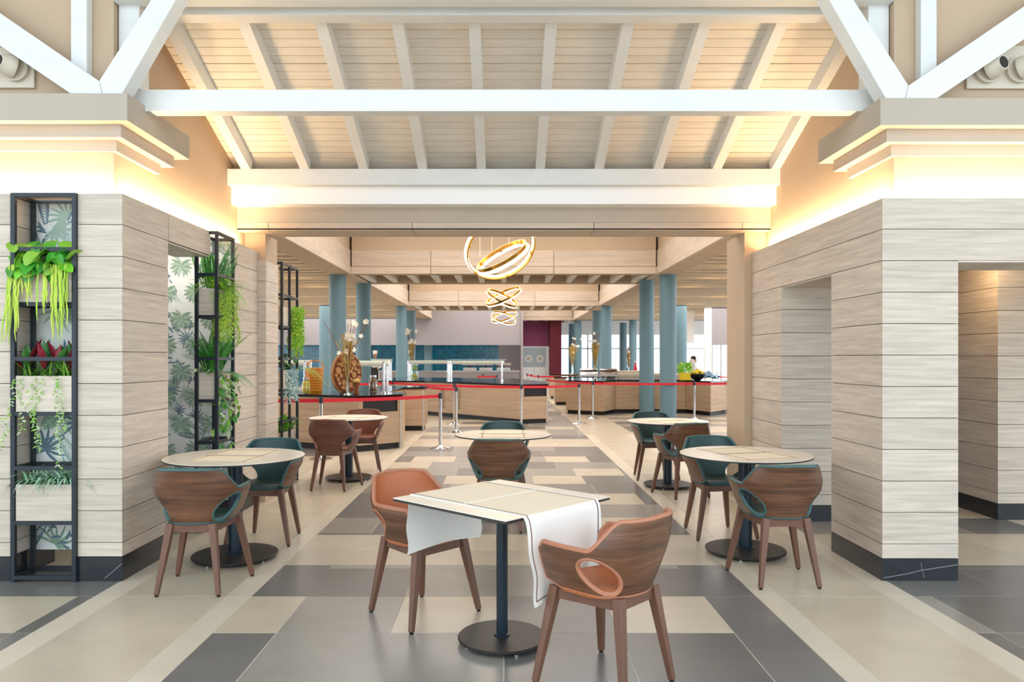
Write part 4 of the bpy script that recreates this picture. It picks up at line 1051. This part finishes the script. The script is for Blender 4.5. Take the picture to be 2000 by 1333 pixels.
for i in range(12):
    a = i*2.4; rr_ = .055 if i < 8 else .04; z = .045+(i//4)*.075 if i < 8 else .30+((i-8)//2)*.06
    MB().lathe([(.006, -.03), (.024, -.02), (.031, 0), (.024, .02), (.006, .03)], 10, c=(rr_*math.cos(a), rr_*math.sin(a), z)).build('lemon', 'lemon' if i < 9 else 'g1', r, smooth=True)
# chafing dishes and trays on the right counter
def chafing(x, y, label):
    r = thing('chafing_dish', x, y, label, 'serving dish', group='serving dishes on the right buffet counter')
    MB().box(-.24, .24, -.17, .17, .08, .14).build('pan', 'steel', r, bevel=.01)
    V = []; q = MB(); K = 10
    q.add([(s*.23, .165*math.cos(math.pi*i/K), .14+.16*math.sin(math.pi*i/K)) for s in (-1, 1) for i in range(K+1)], [(i, i+1, K+2+i, K+1+i) for i in range(K)]+[tuple(range(K+1)), tuple(range(K+1, 2*K+2))[::-1]]); q.build('roll_lid', 'chrome', r, smooth=True)
    q = MB()
    for a in (-.2, .2):
        for b in (-.14, .14): MB().tube([(a, b, 0), (a, b, .09)], .01, 8).build('leg', 'steel', r)
    MB().tube([(-.08, -.18, .2), (-.08, -.21, .2), (.08, -.21, .2), (.08, -.18, .2)], .008, 6).build('handle', 'steel', r)
chafing(2.25, 19.75, 'steel chafing dish at the left end of the right counter'); chafing(2.82, 20.1, 'steel chafing dish beside the dried grass vase')
for i, (px, w_) in enumerate(((1222, .55), (1300, .6), (1237, .5))):
    y = 20.3+i*.35; r = thing('display_tray', FX(px, y), y, ('pale display case left of the pair of right columns', 'pale display case seen between the two right columns', 'longer pale display case behind the first one')[i], 'display case')
    MB().box(-w_, w_, -.16, .16, 0, .05+.07*(i == 2)).build('tray', 'grey', r, bevel=.008); MB().box(-w_+.02, w_-.02, -.13, .13, .05+.07*(i == 2), .16+.07*(i == 2)).build('cover', 'beige', r, bevel=.03)
r = thing('herb_pot', FX(1343, 19.2), 19.5, 'bright green herb in a square yellow pot on the right counter', 'potted plant')
MB().prism([(-.13, -.1), (.13, -.1), (.13, .1), (-.13, .1)], 0, .2).build('pot', 'lemon', r, bevel=.01); q = MB(); rd = random.Random(8)
for i in range(150):
    a = rd.uniform(0, 6.28); rr_ = rd.uniform(0, .15); quadleaf(q, (rr_*math.cos(a), rr_*math.sin(a), .18+rd.uniform(0, .26)), (math.cos(a), math.sin(a), rd.uniform(-.2, .8)), .08, .055, rd.choice((0, 1)))
q.build('leaves', ['g1', 'g3'], r)['kind'] = 'stuff'
r = thing('black_bowl', FX(1366, 19.3), 19.5, 'black bowl of yellow fruit right of the yellow herb pot', 'bowl')
MB().lathe([(.07, 0), (.16, .06), (.2, .16), (.19, .17)], 22).build('bowl', 'black', r, smooth=True)
for i in range(9):
    a = i*.7; rr_ = .11 if i < 7 else .03; MB().lathe([(.01, -.05), (.045, -.03), (.055, 0), (.045, .03), (.01, .05)], 10, c=(rr_*math.cos(a), rr_*math.sin(a), .2+(.05 if i > 6 else 0))).build('fruit', 'lemon', r, smooth=True)
r = thing('folded_cloth', FX(1388, 19.4), 19.7, 'crumpled pale blue cloth on the right counter near the white column', 'cloth')
q = MB(); K = 14; V = []; F = []; rd = random.Random(2)
for i in range(K+1):
    for j in range(K+1):
        x, y = (i/K-.5)*.5, (j/K-.5)*.35; V.append((x, y, max(.002, .17*math.exp(-(x*x*16+y*y*22))*(1+.5*math.sin(x*40+y*22)) + rd.uniform(-.008, .008))))
for i in range(K):
    for j in range(K): a = i*(K+1)+j; F.append((a, a+1, a+K+2, a+K+1))
q.add(V, F); q.build('cloth', 'bluecloth', r, smooth=True)
r = thing('red_bottle', FX(1243, 26.6), 26.8, 'slender red bottle beside the blue column in the right aisle', 'bottle')
MB().lathe([(.06, 0), (.07, .02), (.07, .2), (.03, .32), (.025, .42), (.03, .43)], 16).build('bottle', 'red', r, smooth=True); MB().lathe([(.031, .43), (.031, .47)], 12).build('cap', 'dwhite', r)
# kitchen appliances
for i, px in enumerate((949, 983, 918)):
    r = thing('kitchen_scale', FX(px, 33.9), 33.9, ('steel kitchen appliance on the kitchen counter, middle of three', 'steel kitchen appliance on the kitchen counter, nearest the doors', 'steel kitchen appliance on the kitchen counter, leftmost of three')[i], 'appliance')
    MB().box(-.3, .3, -.2, .2, .0, .16).build('body', 'steel', r, bevel=.02); MB().prism([(-.35, -.25), (.35, -.25), (.35, .25), (-.35, .25)], .26, .36).build('tray', 'grey', r); MB().box(-.05, .05, -.05, .05, .16, .26).build('neck', 'metal', r)
# ---------------------------------------------------------------- people at work behind the counters
def person(x, y, rz, label, joints, radii, edges, hc, clothes):
    r = empty('person', (x, y, 0), rz, label, 'person')
    me = bpy.data.meshes.new('body'); me.from_pydata(joints, edges, []); b = link('body', me, r); me.materials.append(M[clothes])
    b.modifiers.new('skin', 'SKIN')
    for i, v in enumerate(me.skin_vertices[0].data): v.radius = (radii[i],)*2; v.use_root = (i == 0)
    s = b.modifiers.new('sub', 'SUBSURF'); s.levels = 1; s.render_levels = 1
    hx, hy, hz = hc; P = [(.02, -.135), (.055, -.11), (.07, -.06), (.082, 0), (.086, .05), (.075, .09), (.045, .118), (.01, .125)]
    h = MB().lathe(P, 18, c=hc).build('head', 'skin', r, smooth=True)
    MB().bar((hx, hy-.08, hz+.01), (hx, hy-.105, hz-.03), .022, .02).build('nose', 'skin', h); MB().bar((hx-.025, hy-.078, hz-.065), (hx+.025, hy-.078, hz-.065), .01, .01).build('mouth', 'maroon', h)
    for s_ in (-1, 1):
        MB().tube([(hx+s_*.03, hy-.082, hz), (hx+s_*.03, hy-.074, hz)], .011, 8).build('eye', 'hair', h); MB().tube([(hx+s_*.083, hy, hz+.01), (hx+s_*.092, hy, hz-.005)], .022, 8).build('ear', 'skin', h)
    return r, h
J = [(0, 0, .92), (0, 0, 1.10), (0, -.02, 1.30), (0, -.04, 1.42), (.19, -.02, 1.36), (.25, -.04, 1.10), (.20, -.25, 1.02), (-.19, -.02, 1.36), (-.25, -.04, 1.10), (-.20, -.25, 1.02), (.10, 0, .85), (.11, -.02, .48), (.11, 0, .08), (.11, -.12, .04), (-.10, 0, .85), (-.11, -.02, .48), (-.11, 0, .08), (-.11, -.12, .04)]
RD = [.14, .13, .15, .06, .065, .05, .038, .065, .05, .038, .085, .06, .045, .04, .085, .06, .045, .04]
ED = [(0, 1), (1, 2), (2, 3), (2, 4), (4, 5), (5, 6), (2, 7), (7, 8), (8, 9), (0, 10), (10, 11), (11, 12), (12, 13), (0, 14), (14, 15), (15, 16), (16, 17)]
def hands(r):
    for s in (-1, 1):
        q = MB(); q.bar((s*.20, -.25, 1.02), (s*.19, -.34, .99), .08, .03)
        hd_ = q.build('palm', 'skin', r, bevel=.01)
        for k in range(4): MB().tube([(s*(.165+.02*k), -.33, .99), (s*(.165+.02*k), -.375-.006*(k in (1, 2)), .985), (s*(.165+.02*k), -.40, .965)], .009, 6).build('finger', 'skin', hd_)
        MB().tube([(s*.155, -.27, 1.005), (s*.13, -.31, .995), (s*.135, -.34, .985)], .011, 6).build('thumb', 'skin', hd_)
r, h = person(FX(733, 32.4), 32.4, R(0), 'cook in white jacket and white cap behind the left buffet gantry', J, RD, ED, (0, -.05, 1.58), 'cloth'); hands(r)
MB().lathe([(.09, 0), (.1, .07), (.115, .12), (.02, .15)], 18, c=(0, -.05, 1.64)).build('cap', 'cloth', r, smooth=True); MB().box(-.17, .17, -.175, -.155, .45, 1.05).build('apron', 'black', r, bevel=.01)
r, h = person(FX(1352, 24.6), 24.6, R(60), 'person in pale shirt with dark hair standing behind the yellow herb pot', J, RD, ED, (0, -.05, 1.38), 'grey'); hands(r)
for c in r.children:
    if c.name.startswith('body') : pass
MB().lathe([(.088, -.01), (.096, .04), (.085, .1), (.05, .135), (.01, .145)], 18, c=(0, -.04, 1.385)).build('hair', 'hair', h, smooth=True)
